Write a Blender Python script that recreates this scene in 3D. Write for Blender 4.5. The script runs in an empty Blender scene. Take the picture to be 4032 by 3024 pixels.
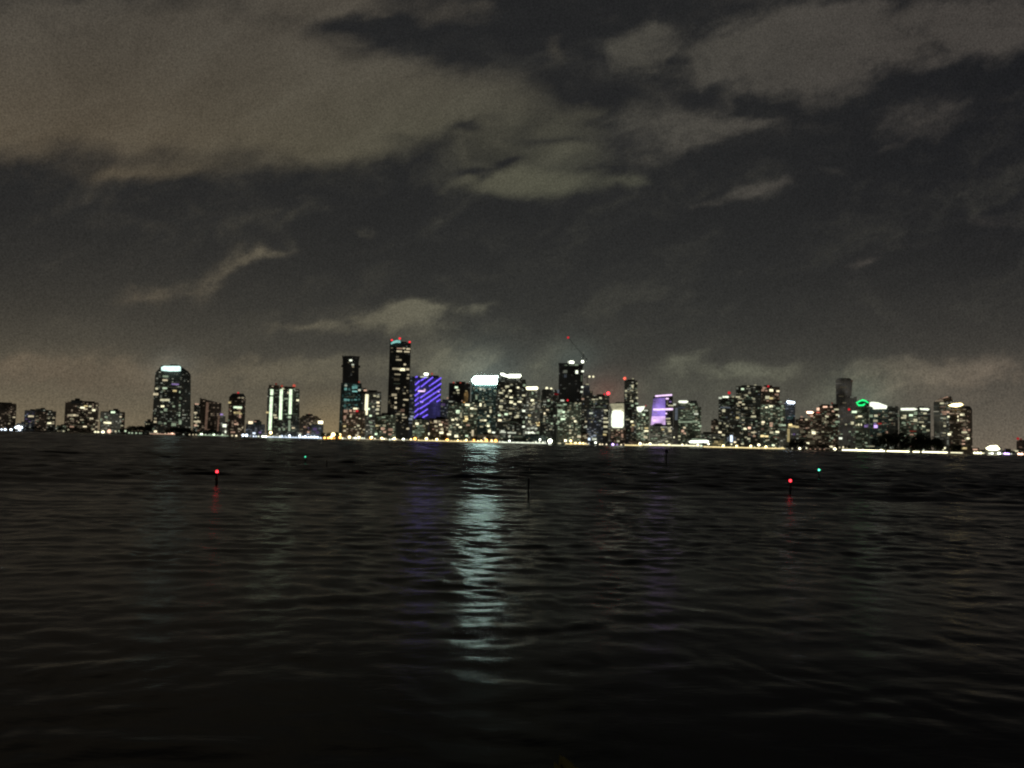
import bpy, bmesh, math, random
import numpy as np
from mathutils import Vector, Matrix

random.seed(7)
rng = np.random.default_rng(11)
scene = bpy.context.scene
COL = scene.collection

# ------------------------------------------------------------------ camera
F = 3400.0                      # focal length in pixels of the 4032 px wide photograph
CAM_H = 9.0
PITCH = math.atan(219.0 / F)
ROLL = math.atan(0.0239)
f_ = Vector((0, math.cos(PITCH), math.sin(PITCH)))
r0 = Vector((1, 0, 0))
u0 = Vector((0, -math.sin(PITCH), math.cos(PITCH)))
r_ = r0 * math.cos(ROLL) + u0 * math.sin(ROLL)
u_ = u0 * math.cos(ROLL) - r0 * math.sin(ROLL)
CAM = Vector((0, 0, CAM_H))
cam_data = bpy.data.cameras.new('camera')
cam_data.sensor_width = 36.0
cam_data.lens = 36.0 * F / 4032.0
cam_data.clip_start = 0.2
cam_data.clip_end = 60000
cam = bpy.data.objects.new('camera', cam_data)
COL.objects.link(cam)
m = Matrix((r_, u_, -f_)).transposed().to_4x4()
m.translation = CAM
cam.matrix_world = m
scene.camera = cam


def ray(px, py):
    return f_ + r_ * ((px - 2016) / F) - u_ * ((py - 1512) / F)


def at(px, py, Y):
    d = ray(px, py)
    return CAM + d * (Y / d.y)


def project(P):
    v = P - CAM
    d = v.dot(f_)
    return 2016 + F * v.dot(r_) / d, 1512 - F * v.dot(u_) / d


def on_water(px, py):
    d = ray(px, py)
    return CAM + d * (-CAM_H / d.z)


SHORE = [(-600, 2500), (0, 2400), (500, 2050), (1000, 1780), (1500, 1800), (2000, 1950), (2500, 2000), (3000, 2300),
         (3600, 2150), (4032, 2150), (4700, 2300)]


def shore_d(px):
    for (a, da), (b, db) in zip(SHORE, SHORE[1:]):
        if px <= b:
            return da + (db - da) * (px - a) / (b - a)
    return SHORE[-1][1]


# ------------------------------------------------------------------ materials
def new_mat(name):
    mt = bpy.data.materials.new(name)
    mt.use_nodes = True
    nt = mt.node_tree
    nt.nodes.clear()
    return mt, nt, nt.nodes, nt.links


def plain(name, col, rough=0.7, metal=0.0, var=0.25, scale=0.3):
    mt, nt, N, L = new_mat(name)
    out = N.new('ShaderNodeOutputMaterial')
    p = N.new('ShaderNodeBsdfPrincipled')
    p.inputs['Roughness'].default_value = rough
    p.inputs['Metallic'].default_value = metal
    g = N.new('ShaderNodeNewGeometry')
    nz = N.new('ShaderNodeTexNoise')
    nz.inputs['Scale'].default_value = scale
    nz.inputs['Detail'].default_value = 4
    L.new(g.outputs['Position'], nz.inputs['Vector'])
    mx = N.new('ShaderNodeMix')
    mx.data_type = 'RGBA'
    mx.inputs['A'].default_value = [c * (1 - var) for c in col] + [1]
    mx.inputs['B'].default_value = [c * (1 + var) for c in col] + [1]
    L.new(nz.outputs['Fac'], mx.inputs['Factor'])
    L.new(mx.outputs['Result'], p.inputs['Base Color'])
    L.new(p.outputs[0], out.inputs[0])
    return mt


HUES = {'W': (0.94, 1.0, 0.79), 'w': (1.0, 0.86, 0.56), 'c': (1.0, 0.94, 0.61), 'y': (1.0, 0.80, 0.38), 'o': (1.0, 0.47, 0.10),
        'p': (1.0, 0.62, 0.43), 't': (0.36, 0.86, 0.78), 'g': (0.015, 0.95, 0.22), 'r': (1.0, 0.035, 0.05),
        'R': (1.0, 0.16, 0.10), 'v': (0.20, 0.12, 1.0), 'l': (0.62, 0.42, 1.0), 'b': (0.74, 0.86, 1.0), 's': (0.70, 0.88, 0.60),
        'G': (0.10, 1.0, 0.55), 'k': (0.92, 0.66, 1.0), 'T': (0.70, 1.0, 0.90)}
STR = {'0': 0.045, '1': 0.11, '2': 0.33, '3': 0.62, '4': 1.45, '5': 5.0, '6': 12.0, '7': 28.0, '8': 19.0}
_em = {}


def em(key):
    if key in _em:
        return _em[key]
    mt, nt, N, L = new_mat('glow_' + key)
    out = N.new('ShaderNodeOutputMaterial')
    e = N.new('ShaderNodeEmission')
    e.inputs['Color'].default_value = (*HUES[key[0]], 1)
    g = N.new('ShaderNodeNewGeometry')
    nz = N.new('ShaderNodeTexNoise')
    nz.inputs['Scale'].default_value = 0.22
    nz.inputs['Detail'].default_value = 2
    L.new(g.outputs['Position'], nz.inputs['Vector'])
    mp = N.new('ShaderNodeMapRange')
    mp.inputs['From Min'].default_value = 0.3
    mp.inputs['From Max'].default_value = 0.7
    mp.inputs['To Min'].default_value = STR[key[1]] * 0.72
    mp.inputs['To Max'].default_value = STR[key[1]] * 1.28
    L.new(nz.outputs['Fac'], mp.inputs['Value'])
    L.new(mp.outputs[0], e.inputs['Strength'])
    L.new(e.outputs[0], out.inputs[0])
    mt.cycles.emission_sampling = 'FRONT_BACK' if key[1] in '345678' else 'NONE'
    _em[key] = mt
    return mt


def facade(name, wall, glow, dens, strength, ambient=0.0, floor_h=3.6, bay=5.2, warm=0.6):
    """dark concrete / glass wall with a grid of faintly lit panes; dens = share of panes that glow"""
    mt, nt, N, L = new_mat(name)
    out = N.new('ShaderNodeOutputMaterial')
    p = N.new('ShaderNodeBsdfPrincipled')
    p.inputs['Roughness'].default_value = 0.45
    g = N.new('ShaderNodeNewGeometry')
    sp = N.new('ShaderNodeSeparateXYZ')
    L.new(g.outputs['Position'], sp.inputs[0])

    def mth(op, a, b=None, c=None):
        n = N.new('ShaderNodeMath')
        n.operation = op
        for i, v in enumerate((a, b, c)):
            if v is None:
                continue
            if isinstance(v, (int, float)):
                n.inputs[i].default_value = v
            else:
                L.new(v, n.inputs[i])
        return n.outputs[0]
    hx = mth('MULTIPLY_ADD', sp.outputs['Y'], 0.6, sp.outputs['X'])
    cx = mth('DIVIDE', hx, bay)
    cz = mth('DIVIDE', sp.outputs['Z'], floor_h)
    fx, fz = mth('FLOOR', cx), mth('FLOOR', cz)
    rx, rz = mth('FRACT', cx), mth('FRACT', cz)
    cb = N.new('ShaderNodeCombineXYZ')
    L.new(fx, cb.inputs[0])
    L.new(fz, cb.inputs[1])
    wn = N.new('ShaderNodeTexWhiteNoise')
    wn.noise_dimensions = '3D'
    L.new(cb.outputs[0], wn.inputs['Vector'])
    lit = mth('LESS_THAN', wn.outputs['Value'], dens)
    inx = mth('LESS_THAN', mth('ABSOLUTE', mth('SUBTRACT', rx, 0.5)), 0.40)
    inz = mth('LESS_THAN', mth('ABSOLUTE', mth('SUBTRACT', rz, 0.5)), 0.33)
    pane = mth('MULTIPLY', inx, inz)
    spc = N.new('ShaderNodeSeparateColor')
    L.new(wn.outputs['Color'], spc.inputs[0])
    lev = mth('POWER', spc.outputs['Green'], 2.5)
    # larger patches of facade with more lights on
    nz = N.new('ShaderNodeTexNoise')
    nz.inputs['Scale'].default_value = 0.025
    L.new(g.outputs['Position'], nz.inputs['Vector'])
    patch = N.new('ShaderNodeMapRange')
    patch.inputs['From Min'].default_value = 0.35
    patch.inputs['From Max'].default_value = 0.65
    patch.inputs['To Min'].default_value = 0.25
    patch.inputs['To Max'].default_value = 1.5
    L.new(nz.outputs['Fac'], patch.inputs['Value'])
    s = mth('MULTIPLY', mth('MULTIPLY', mth('MULTIPLY', lit, pane), lev), mth('MULTIPLY', patch.outputs[0], strength))
    s = mth('ADD', s, mth('MULTIPLY', ambient, patch.outputs[0]))  # the whole wall emits faintly, standing in for city haze and uplight
    mxw = N.new('ShaderNodeMix')
    mxw.data_type = 'RGBA'
    mxw.inputs['A'].default_value = (*wall, 1)
    mxw.inputs['B'].default_value = (wall[0] * 0.25, wall[1] * 0.28, wall[2] * 0.32, 1)
    L.new(pane, mxw.inputs['Factor'])
    L.new(mxw.outputs['Result'], p.inputs['Base Color'])
    mxg = N.new('ShaderNodeMix')
    mxg.data_type = 'RGBA'
    mxg.inputs['A'].default_value = (*glow, 1)
    mxg.inputs['B'].default_value = (1.0, 0.85, 0.6, 1)
    L.new(mth('MULTIPLY', spc.outputs['Blue'], warm), mxg.inputs['Factor'])
    L.new(mxg.outputs['Result'], p.inputs['Emission Color'])
    L.new(s, p.inputs['Emission Strength'])
    L.new(p.outputs[0], out.inputs[0])
    mt.cycles.emission_sampling = 'NONE'
    return mt


FM = {
    'dark': facade('facade_dark_glass', (0.10, 0.10, 0.095), (0.75, 0.85, 0.7), 0.32, 0.28, 0.0075),
    'black': facade('facade_black_faint_glow', (0.06, 0.06, 0.062), (0.8, 0.85, 0.8), 0.08, 0.10, 0.0038),
    'green': facade('facade_greenish_glass', (0.13, 0.14, 0.11), (0.70, 0.92, 0.62), 0.44, 0.46, 0.019),
    'brown': facade('facade_brown_concrete', (0.17, 0.13, 0.10), (1.0, 0.72, 0.5), 0.32, 0.34, 0.007),
    'grey': facade('facade_grey_concrete', (0.20, 0.20, 0.185), (0.85, 0.9, 0.75), 0.40, 0.40, 0.024),
    'blue': facade('facade_blue_grey_glass', (0.10, 0.12, 0.15), (0.62, 0.75, 0.95), 0.30, 0.26, 0.013),
    'teal': facade('facade_teal_glass', (0.07, 0.11, 0.11), (0.42, 0.85, 0.78), 0.3, 0.20, 0.009),
    'indigo': facade('facade_indigo_floodlit', (0.10, 0.10, 0.14), (0.22, 0.20, 0.85), 0.7, 0.10, 0.060, warm=0.05),  # floodlit tones here and below come from the walls' own emission
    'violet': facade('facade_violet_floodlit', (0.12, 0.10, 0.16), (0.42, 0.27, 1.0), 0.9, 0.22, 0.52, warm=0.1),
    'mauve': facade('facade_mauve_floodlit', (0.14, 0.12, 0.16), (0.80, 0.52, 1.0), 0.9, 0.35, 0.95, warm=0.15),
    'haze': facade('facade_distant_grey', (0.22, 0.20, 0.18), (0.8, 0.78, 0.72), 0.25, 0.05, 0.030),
    'amber': facade('facade_amber_lit', (0.3, 0.22, 0.1), (1.0, 0.62, 0.22), 0.8, 0.15, 0.045, warm=0.1),
}
M_ROOF = plain('roof_dark_membrane', (0.05, 0.05, 0.05), 0.9)
M_METAL = plain('dark_steel', (0.06, 0.06, 0.06), 0.5, 0.6)
M_PILE = plain('tarred_timber', (0.025, 0.02, 0.017), 0.85, var=0.5, scale=4)
M_TRUNK = plain('bark', (0.07, 0.055, 0.04), 0.9)
M_LEAF = plain('dark_foliage', (0.045, 0.06, 0.03), 0.8, var=0.6, scale=0.4)
M_LAND = plain('dark_ground', (0.04, 0.042, 0.035), 0.95, scale=0.02)
M_WALL = plain('seawall_concrete', (0.16, 0.15, 0.14), 0.9)


# ------------------------------------------------------------------ object helpers
def link(o, parent=None):
    COL.objects.link(o)
    if parent is not None:
        o.parent = parent
    return o


def tag(o, label=None, cat=None, group=None, kind=None):
    if label: o['label'] = label
    if cat: o['category'] = cat
    if group: o['group'] = group
    if kind: o['kind'] = kind
    return o


def mesh_obj(name, bm, mats, parent=None, smooth=False):
    me = bpy.data.meshes.new(name)
    bm.normal_update()
    bm.to_mesh(me)
    bm.free()
    for mt in (mats if isinstance(mats, (list, tuple)) else [mats]):
        me.materials.append(mt)
    if smooth:
        for p in me.polygons: p.use_smooth = True
    return link(bpy.data.objects.new(name, me), parent)


def thing(name, label, cat, loc=(0, 0, 0), group=None):
    o = bpy.data.objects.new(name, None)
    o.empty_display_size = 1
    o.location = loc
    link(o)
    return tag(o, label, cat, group)


def bm_box(bm, c, s, mi=0, rz=0.0):
    mt = Matrix.Translation(c) @ Matrix.Rotation(rz, 4, 'Z') @ Matrix.Diagonal((s[0], s[1], s[2], 1))
    r = bmesh.ops.create_cube(bm, size=1, matrix=mt)
    for v in r['verts']:
        for fc in v.link_faces: fc.material_index = mi


def bm_tube(bm, a, b, ra, rb, seg=8, mi=0):
    a, b = Vector(a), Vector(b)
    d = b - a
    q = d.to_track_quat('Z', 'Y').to_matrix().to_4x4()
    mt = Matrix.Translation((a + b) / 2) @ q
    r = bmesh.ops.create_cone(bm, cap_ends=True, segments=seg, radius1=ra, radius2=rb, depth=d.length, matrix=mt)
    for v in r['verts']:
        for fc in v.link_faces: fc.material_index = mi


def bm_prism(bm, poly_lo, poly_hi, z0, z1, mi=0):
    """z1 may be a function of x,y giving the roof height"""
    fz = z1 if callable(z1) else (lambda x, y: z1)
    lo = [bm.verts.new((x, y, z0)) for x, y in poly_lo]
    hi = [bm.verts.new((x, y, fz(x, y))) for x, y in poly_hi]
    n = len(lo)
    fs = [bm.faces.new(list(reversed(lo))), bm.faces.new(hi)]
    for i in range(n):
        fs.append(bm.faces.new((lo[i], lo[(i + 1) % n], hi[(i + 1) % n], hi[i])))
    for fc in fs: fc.material_index = mi


# window meshes: one shallow bay per glow colour
_wm = {}


def win_mesh(key):
    if key not in _wm:
        bm = bmesh.new()
        bmesh.ops.create_cube(bm, size=1)
        me = bpy.data.meshes.new('window')
        bm.to_mesh(me)
        bm.free()
        me.materials.append(em(key))
        _wm[key] = me
    return _wm[key]


GROUND_Z = 2.0


def footprint(X0, X1, Y, shape, rot, aspect):
    W = X1 - X0
    cx = (X0 + X1) / 2
    if shape == 'round':
        pts = [(0.5 * math.cos(t), 0.5 * aspect * math.sin(t)) for t in [2 * math.pi * i / 28 for i in range(28)]]
    elif shape == 'oct':
        c = 0.27
        h, k = 0.5, 0.5 * aspect
        e = c * aspect
        pts = [(-h + c, -k), (h - c, -k), (h, -k + e), (h, k - e), (h - c, k), (-h + c, k), (-h, k - e), (-h, -k + e)]
    elif shape == 'bow':
        top = [(0.5, 0.5 * aspect), (-0.5, 0.5 * aspect)]
        pts = [(-0.5 + i / 12, -0.5 * aspect - 0.22 * math.sin(math.pi * i / 12)) for i in range(13)] + top
    else:
        h, k = 0.5, 0.5 * aspect
        pts = [(-h, -k), (h, -k), (h, k), (-h, k)]
    c_, s_ = math.cos(rot), math.sin(rot)
    pts = [(x * c_ - y * s_, x * s_ + y * c_) for x, y in pts]
    mn, mx = min(p[0] for p in pts), max(p[0] for p in pts)
    sc = W / (mx - mn)
    pts = [((x - (mn + mx) / 2) * sc + cx, y * sc) for x, y in pts]
    my = min(p[1] for p in pts)
    return [(x, y - my + Y) for x, y in pts]


def front(poly, X):
    best = None
    n = len(poly)
    for i in range(n):
        (xa, ya), (xb, yb) = poly[i], poly[(i + 1) % n]
        if abs(xb - xa) < 1e-6: continue
        t = (X - xa) / (xb - xa)
        if -1e-6 <= t <= 1 + 1e-6:
            y = ya + t * (yb - ya)
            if best is None or y < best[0]:
                ang = math.atan2(yb - ya, xb - xa)
                if abs(ang) > math.pi / 2: ang += math.pi
                best = (y, ang)
    return best


def scale_poly(poly, s, cx=None, cy=None):
    cx = cx if cx is not None else sum(p[0] for p in poly) / len(poly)
    cy = cy if cy is not None else sum(p[1] for p in poly) / len(poly)
    return [(cx + (x - cx) * s, cy + (y - cy) * s) for x, y in poly]


TOWERS = []
REFS = []          # (px centre, short reference phrase)


class Tower:
    """a building; volumes and lights are surveyed on the photograph and set on its real facade"""

    def __init__(self, label, ref, x0, x1, ytop, layer, mat='dark', shape='box', rot=0.0, aspect=0.7, name='tower_building', cat='building',
                 taper=None, roof=True, roof_fn=None, group=None, part='wall'):
        self.xc = (x0 + x1) / 2
        self.Y = shore_d(self.xc) + 45 + layer * 75
        self.layer = layer
        base = at(self.xc, ytop, self.Y)
        self.root = thing(name, label, cat, (base.x, self.Y, GROUND_Z), group)
        self.vols = []
        self.proud = 0.22
        self.ref = ref
        if ref: REFS.append((x0, x1, ref, layer))
        TOWERS.append(self)
        self.vol(part, x0, x1, ytop, None, mat, shape, rot, aspect, taper, roof, roof_fn)

    def place(self, o):
        o.parent = self.root
        o.matrix_parent_inverse = Matrix.Translation(-self.root.location)
        return o

    def vol(self, part, x0, x1, ytop, ybot=None, mat='dark', shape='box', rot=0.0, aspect=0.7, taper=None, roof=True, roof_fn=None, fwd=0.0):
        """taper = (x0, x1) at the foot in pixels"""
        Y = self.Y - fwd
        A, B = at(x0, ytop, Y), at(x1, ytop, Y)
        z1 = (A.z + B.z) / 2
        z0 = GROUND_Z - 0.4 if ybot is None else at((x0 + x1) / 2, ybot, Y).z
        rot = rot + math.atan2(-(A.x + B.x) / 2, Y)          # blocks face the bay
        poly_hi = self.fit(x0, x1, ytop, z1, Y, shape, rot, aspect)
        poly_lo = poly_hi
        if taper:
            yb = ybot if ybot is not None else 1683 + 0.0239 * self.xc + 13
            poly_lo = self.fit(taper[0], taper[1], yb, max(z0, GROUND_Z), Y, shape, rot, aspect * (x1 - x0) / (taper[1] - taper[0]))
        bm = bmesh.new()
        zf = z1
        if roof_fn:
            zl, zr = at(x0, roof_fn[0], Y).z, at(x1, roof_fn[1], Y).z
            zf = lambda x, y: zl + (zr - zl) * (x - A.x) / (B.x - A.x)
            z1 = max(zl, zr)
        bm_prism(bm, poly_lo, poly_hi, z0, zf)
        o = mesh_obj(part, bm, FM[mat] if isinstance(mat, str) else mat)
        self.place(o)
        self.vols.append((poly_lo, poly_hi, z0, z1, Y, (x0, x1, ytop, ybot)))
        if roof and not roof_fn:
            # parapet and plant room
            bm = bmesh.new()
            inner = scale_poly(poly_hi, 0.985)
            bm_prism(bm, inner, inner, z1 - 0.2, z1 + 1.2)
            pr = scale_poly(poly_hi, 0.45, cx=A.x + (B.x - A.x) * random.uniform(0.35, 0.65))
            bm_prism(bm, pr, pr, z1 + 1.2, z1 + 1.2 + random.uniform(2.5, 5.0))
            self.place(mesh_obj('roof', bm, M_ROOF))
        return self

    def fit(self, x0, x1, yy, z, Y, shape, rot, aspect):
        """footprint whose silhouette spans x0..x1 on the photograph"""
        xa, xb = at(x0, yy, Y).x, at(x1, yy, Y).x
        for _ in range(6):
            poly = footprint(xa, xb, Y, shape, rot, aspect)
            q = [project(Vector((x, y, z)))[0] for x, y in poly]
            k = Y / F
            xa += (x0 - min(q)) * k
            xb += (x1 - max(q)) * k
        return footprint(xa, xb, Y, shape, rot, aspect)

    def surf(self, px, py):
        """point of the frontmost facade seen at this pixel"""
        best = None
        for (lo, hi, z0, z1, Y, _) in self.vols:
            y = Y
            hit = None
            for _i in range(3):
                P = at(px, py, y)
                if z1 <= z0: break
                t = min(1, max(0, (P.z - z0) / (z1 - z0)))
                poly = [(a[0] + (b[0] - a[0]) * t, a[1] + (b[1] - a[1]) * t) for a, b in zip(lo, hi)]
                fr = front(poly, P.x)
                if fr is None:
                    hit = None
                    break
                hit = (fr[0], fr[1], P)
                y = fr[0]
            if hit is None: continue
            P = at(px, py, hit[0])
            if P.z > z1 + 3 or P.z < z0 - 3: continue
            if best is None or hit[0] < best[0]: best = (hit[0], hit[1], P)
        if best is None:
            lo, hi, z0, z1, Y, _ = self.vols[0]
            return at(px, py, Y), 0.0, Y
        return best[2], best[1], best[0]

    def win(self, px, py, w=9, h=7, key='w3', name='window', deep=0.5, proud=None):
        proud = self.proud if proud is None else proud
        P, ang, y = self.surf(px, py)
        w, h = w * 0.88, h * 0.80
        if key[1] == '4' and key[0] in 'cwW' and name == 'window':
            q = (int(px) * 7 + int(py) * 13) % 10
            key = ('c4', 'w4', 'c4', 'y3', 's4', 'c3', 'c4', 'w3', 'c4', 'c3')[q] if key[0] != 'W' else ('W4', 'W3')[q % 2]
        k = y / F
        o = bpy.data.objects.new(name, win_mesh(key))
        o.scale = (w * k / max(0.35, math.cos(ang)), deep, h * k)
        n = Vector((math.sin(ang), -math.cos(ang), 0))
        o.location = P + n * (deep / 2 - deep + proud + 0.02)
        o.rotation_euler = (0, 0, ang)
        link(o)
        self.place(o)
        return o

    def wins(self, s):
        for item in s.replace('\n', ' ').split(';'):
            item = item.strip()
            if not item: continue
            a = item.split(',')
            px, py = float(a[0]), float(a[1])
            w, h, key = 8, 6, 'w3'
            if len(a) == 3:
                key = a[2].strip()
            elif len(a) >= 4:
                w, h = float(a[2]), float(a[3])
                if len(a) > 4: key = a[4].strip()
            self.win(px, py, w, h, key)
        return self

    def rand(self, n, x0, x1, y0, y1, keys=('w1', 'w1', 'w2', 'c2', 's1', 'w3'), bays=None, wmin=4.5, wmax=9):
        """scattered lit rooms on the grid of floors and bays"""
        fl = 6.6
        bay = 9.0
        used = set()
        for _ in range(n * 3):
            if len(used) >= n: break
            i, j = random.randrange(max(1, int((x1 - x0) / bay))), random.randrange(max(1, int((y1 - y0) / fl)))
            if (i, j) in used: continue
            used.add((i, j))
            w = random.uniform(wmin, wmax)
            if random.random() < 0.12: w *= 1.9
            px = x0 + (i + 0.5) * bay + random.uniform(-1.5, 1.5)
            py = y0 + (j + 0.5) * fl + random.uniform(-0.8, 0.8) + 0.0239 * (px - x0)
            self.win(min(max(px, x0 + w / 2), x1 - w / 2), py, w, random.uniform(4, 5.8), random.choice(keys))
        # lit corridors and balcony rows along some floors
        for _ in range(n // 7):
            wd = (x1 - x0) * random.uniform(0.25, 0.7)
            px = random.uniform(x0 + wd / 2, x1 - wd / 2)
            py = y0 + (random.randrange(max(1, int((y1 - y0) / fl))) + 0.5) * fl + 0.0239 * (px - x0)
            self.win(px, py, wd, 3.0, random.choice(('s0', 'c0', 's1', 'w0', 'c0', 's0')), 'balcony_row', 0.9, 0.5)
        return self

    def bar(self, name, px0, py0, px1, py1, wd, key, deep=0.8):
        """straight lit band or tube on the facade between two pixels"""
        A, ang, ya = self.surf(px0, py0)
        B, ang2, yb = self.surf(px1, py1)
        k = ya / F
        n = Vector((math.sin(ang), -math.cos(ang), 0))
        A = A + n * (deep / 2 + self.proud - 0.16)
        B = B + n * (deep / 2 + self.proud - 0.16)
        d = B - A
        zax = n
        xax = d.normalized()
        yax = zax.cross(xax).normalized()
        zax = xax.cross(yax)
        o = bpy.data.objects.new(name, win_mesh(key))
        mt = Matrix((xax, yax, zax)).transposed().to_4x4()
        mt.translation = (A + B) / 2
        link(o)
        o.parent = self.root
        o.matrix_parent_inverse = Matrix.Translation(-self.root.location)
        o.matrix_basis = mt @ Matrix.Diagonal((d.length, wd * k, deep, 1))
        return o

    def beacon(self, px, py, key='r4', r=5.0, foot=None):
        """obstruction lamp on a short mast standing on the roof"""
        Y = self.vols[0][4] + 8
        P = at(px, py, Y)
        rad = r * 0.86 * Y / F / 2
        tops = [v[3] for v in self.vols if min(p[0] for p in v[1]) - 2 <= P.x <= max(p[0] for p in v[1]) + 2]
        zb = min(P.z - rad, max(tops)) if tops else P.z - 6
        bm = bmesh.new()
        bm_tube(bm, (P.x, Y, zb - 1), (P.x, Y, P.z - rad * 0.6), 0.35, 0.25, 6)
        mast = self.place(mesh_obj('beacon_mast', bm, M_METAL))
        bm = bmesh.new()
        bmesh.ops.create_icosphere(bm, subdivisions=2, radius=rad, matrix=Matrix.Translation(P))
        self.place(mesh_obj('beacon', bm, em(key), smooth=True))

    def panel(self, name, pts, key_or_mat, proud=0.6, deep=1.2):
        """lit panel with a free outline (pixels) set on the facade"""
        pp = []
        for px, py in pts:
            P, ang, y = self.surf(px, py)
            pp.append(P)
        ym = min(p.y for p in pp) - proud
        bm = bmesh.new()
        q = [at(px, py, ym) for px, py in pts]
        fr = [bm.verts.new(p) for p in q]
        bk = [bm.verts.new(p + Vector((0, deep, 0))) for p in q]
        n = len(fr)
        bm.faces.new(fr)
        bm.faces.new(list(reversed(bk)))
        for i in range(n): bm.faces.new((fr[i], bk[i], bk[(i + 1) % n], fr[(i + 1) % n]))
        bmesh.ops.recalc_face_normals(bm, faces=bm.faces)
        return self.place(mesh_obj(name, bm, em(key_or_mat) if isinstance(key_or_mat, str) and key_or_mat not in FM else FM[key_or_mat]))


GRAIN = 0.55

# ------------------------------------------------------------------ the skyline, left to right
T = Tower
DIM = ('w1', 'w1', 'c1', 'w2', 's1', 'c2')
WARM = ('p1', 'p2', 'w2', 'w3', 'y2', 'w1', 'c3')
COOL = ('W1', 's1', 'W2', 's2', 'W3', 'c1')
MIX = ('w1', 'c1', 's1', 'w2', 'c2', 'W2', 'w3', 'c3')

t = T('dark apartment block cut off by the left edge of the photo', 'the block at the left edge', -60, 66, 1588, 1, 'brown', rot=0.12)
t.wins('27,1624,12,7,w4;3,1637,9,7,w3;55,1643,11,6,w3;36,1634,9,5,w1;62,1620,7,5,w1;40,1655,9,5,w1;18,1650,9,5,w1;36,1668,9,6,w2;8,1663,8,5,y2').rand(7, -20, 64, 1600, 1670, DIM)
t = T('low violet tinted block left of a stepped dark block', 'the low violet tinted block', 97, 142, 1617, 2, 'blue', rot=-0.1)
t.wins('122,1639,20,8,w3;104,1650,8,5,l1;117,1660,9,5,l1;110,1628,7,5,l0').rand(4, 99, 140, 1625, 1675, ('l1', 'w1', 'l0'))
t = T('short dark block with a long lit room near its top', 'the short block with a long lit top room', 138, 222, 1620, 1, 'brown', rot=0.1)
t.vol('penthouse', 140, 180, 1611, 1622, 'dark')
t.vol('side_wing', 188, 220, 1619, None, 'dark', roof=False, fwd=6)
t.wins('166,1628,34,7,w3;180,1642,18,6,w2;156,1660,13,7,w4;194,1666,14,7,w4;181,1670,10,6,w3;208,1668,10,6,w2;212,1646,12,5,w2;196,1642,10,5,w1;150,1652,10,5,w1').rand(8, 142, 218, 1636, 1682, DIM)
t = T('broad dark block with a cluster of bright rooms at upper right', 'the broad block with bright rooms at upper right', 257, 390, 1584, 1, 'brown', rot=-0.08, aspect=0.5)
t.vol('penthouse', 280, 325, 1577, 1590, 'black')
t.wins('325,1605,16,8,w4;338,1599,14,7,w4;355,1600,11,7,w4;337,1611,14,6,w3;369,1615,14,9,w4;354,1625,12,6,w2;274,1635,16,9,w2;290,1635,18,9,w3;304,1636,10,8,w2;322,1653,12,7,w2;360,1648,14,8,w3;383,1656,14,6,w2;334,1681,14,8,w4;365,1690,16,8,w2;380,1681,10,6,w2;283,1680,16,7,p2;268,1660,9,5,w1').rand(14, 259, 388, 1592, 1690, DIM)
t = T('small block crowded with warm lights beside the broad dark block', 'the small block crowded with warm lights', 396, 492, 1622, 0, 'grey', rot=0.15)
t.vol('penthouse', 428, 470, 1617, 1628, 'dark')
t.vol('side_wing', 480, 493, 1625, None, 'brown', roof=False, fwd=4)
t.wins('445,1623,15,9,w4;440,1650,18,12,c4;458,1653,12,6,w3;463,1644,11,7,w3;476,1641,11,7,w3;423,1665,26,9,w4;455,1668,12,10,w3;418,1642,10,8,s2;397,1653,12,14,s2;470,1656,9,9,s2;440,1680,12,8,p2;466,1684,12,7,s2;480,1676,9,6,c2').rand(16, 398, 490, 1632, 1690, ('w2', 's2', 'c2', 's1', 'w1', 'p1'))

# the great domed tower on the left
t = T('tall round shouldered dark tower with a white lit crown', 'the round shouldered tower with a white crown', 611, 751, 1470, 0, 'dark', 'oct', 0, 0.8, taper=(596, 751), roof=False)
t.vol('shoulder', 622, 741, 1456, 1470, 'dark', 'oct', 0, 0.8, taper=(611, 751), roof=False)
t.vol('crown', 634, 716, 1441, 1456, 'black', 'oct', 0, 0.8, taper=(624, 739))
t.panel('crown_light', [(635, 1445), (646, 1441), (705, 1441), (711, 1445), (711, 1461), (690, 1462), (660, 1462), (635, 1459)], 'T4', proud=9)
t.wins('652,1482,22,9,s2;650,1497,20,8,w3;690,1513,28,7,l2;617,1530,14,9,c4;649,1528,18,9,s3;688,1539,15,9,c4;714,1544,11,9,s3;613,1552,26,11,w4;640,1540,10,8,s1;649,1575,36,10,c3;727,1573,19,11,W4;711,1569,10,10,s1;640,1600,16,9,c4;684,1600,9,8,s2;711,1596,9,9,s2;652,1614,13,14,s2;636,1622,12,6,s2;712,1608,9,10,s1;611,1628,10,9,s1;612,1648,12,8,w2;611,1661,14,9,w3;709,1663,11,20,s2;650,1667,9,8,s2;684,1672,18,14,s2;713,1636,12,9,s3;711,1625,10,6,s2;630,1665,16,12,s1;668,1658,16,6,s1;612,1699,14,10,c4;724,1675,8,6,s2;604,1690,10,12,s1').rand(20, 604, 745, 1520, 1690, ('s1', 's1', 'w1', 'c1'))

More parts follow.
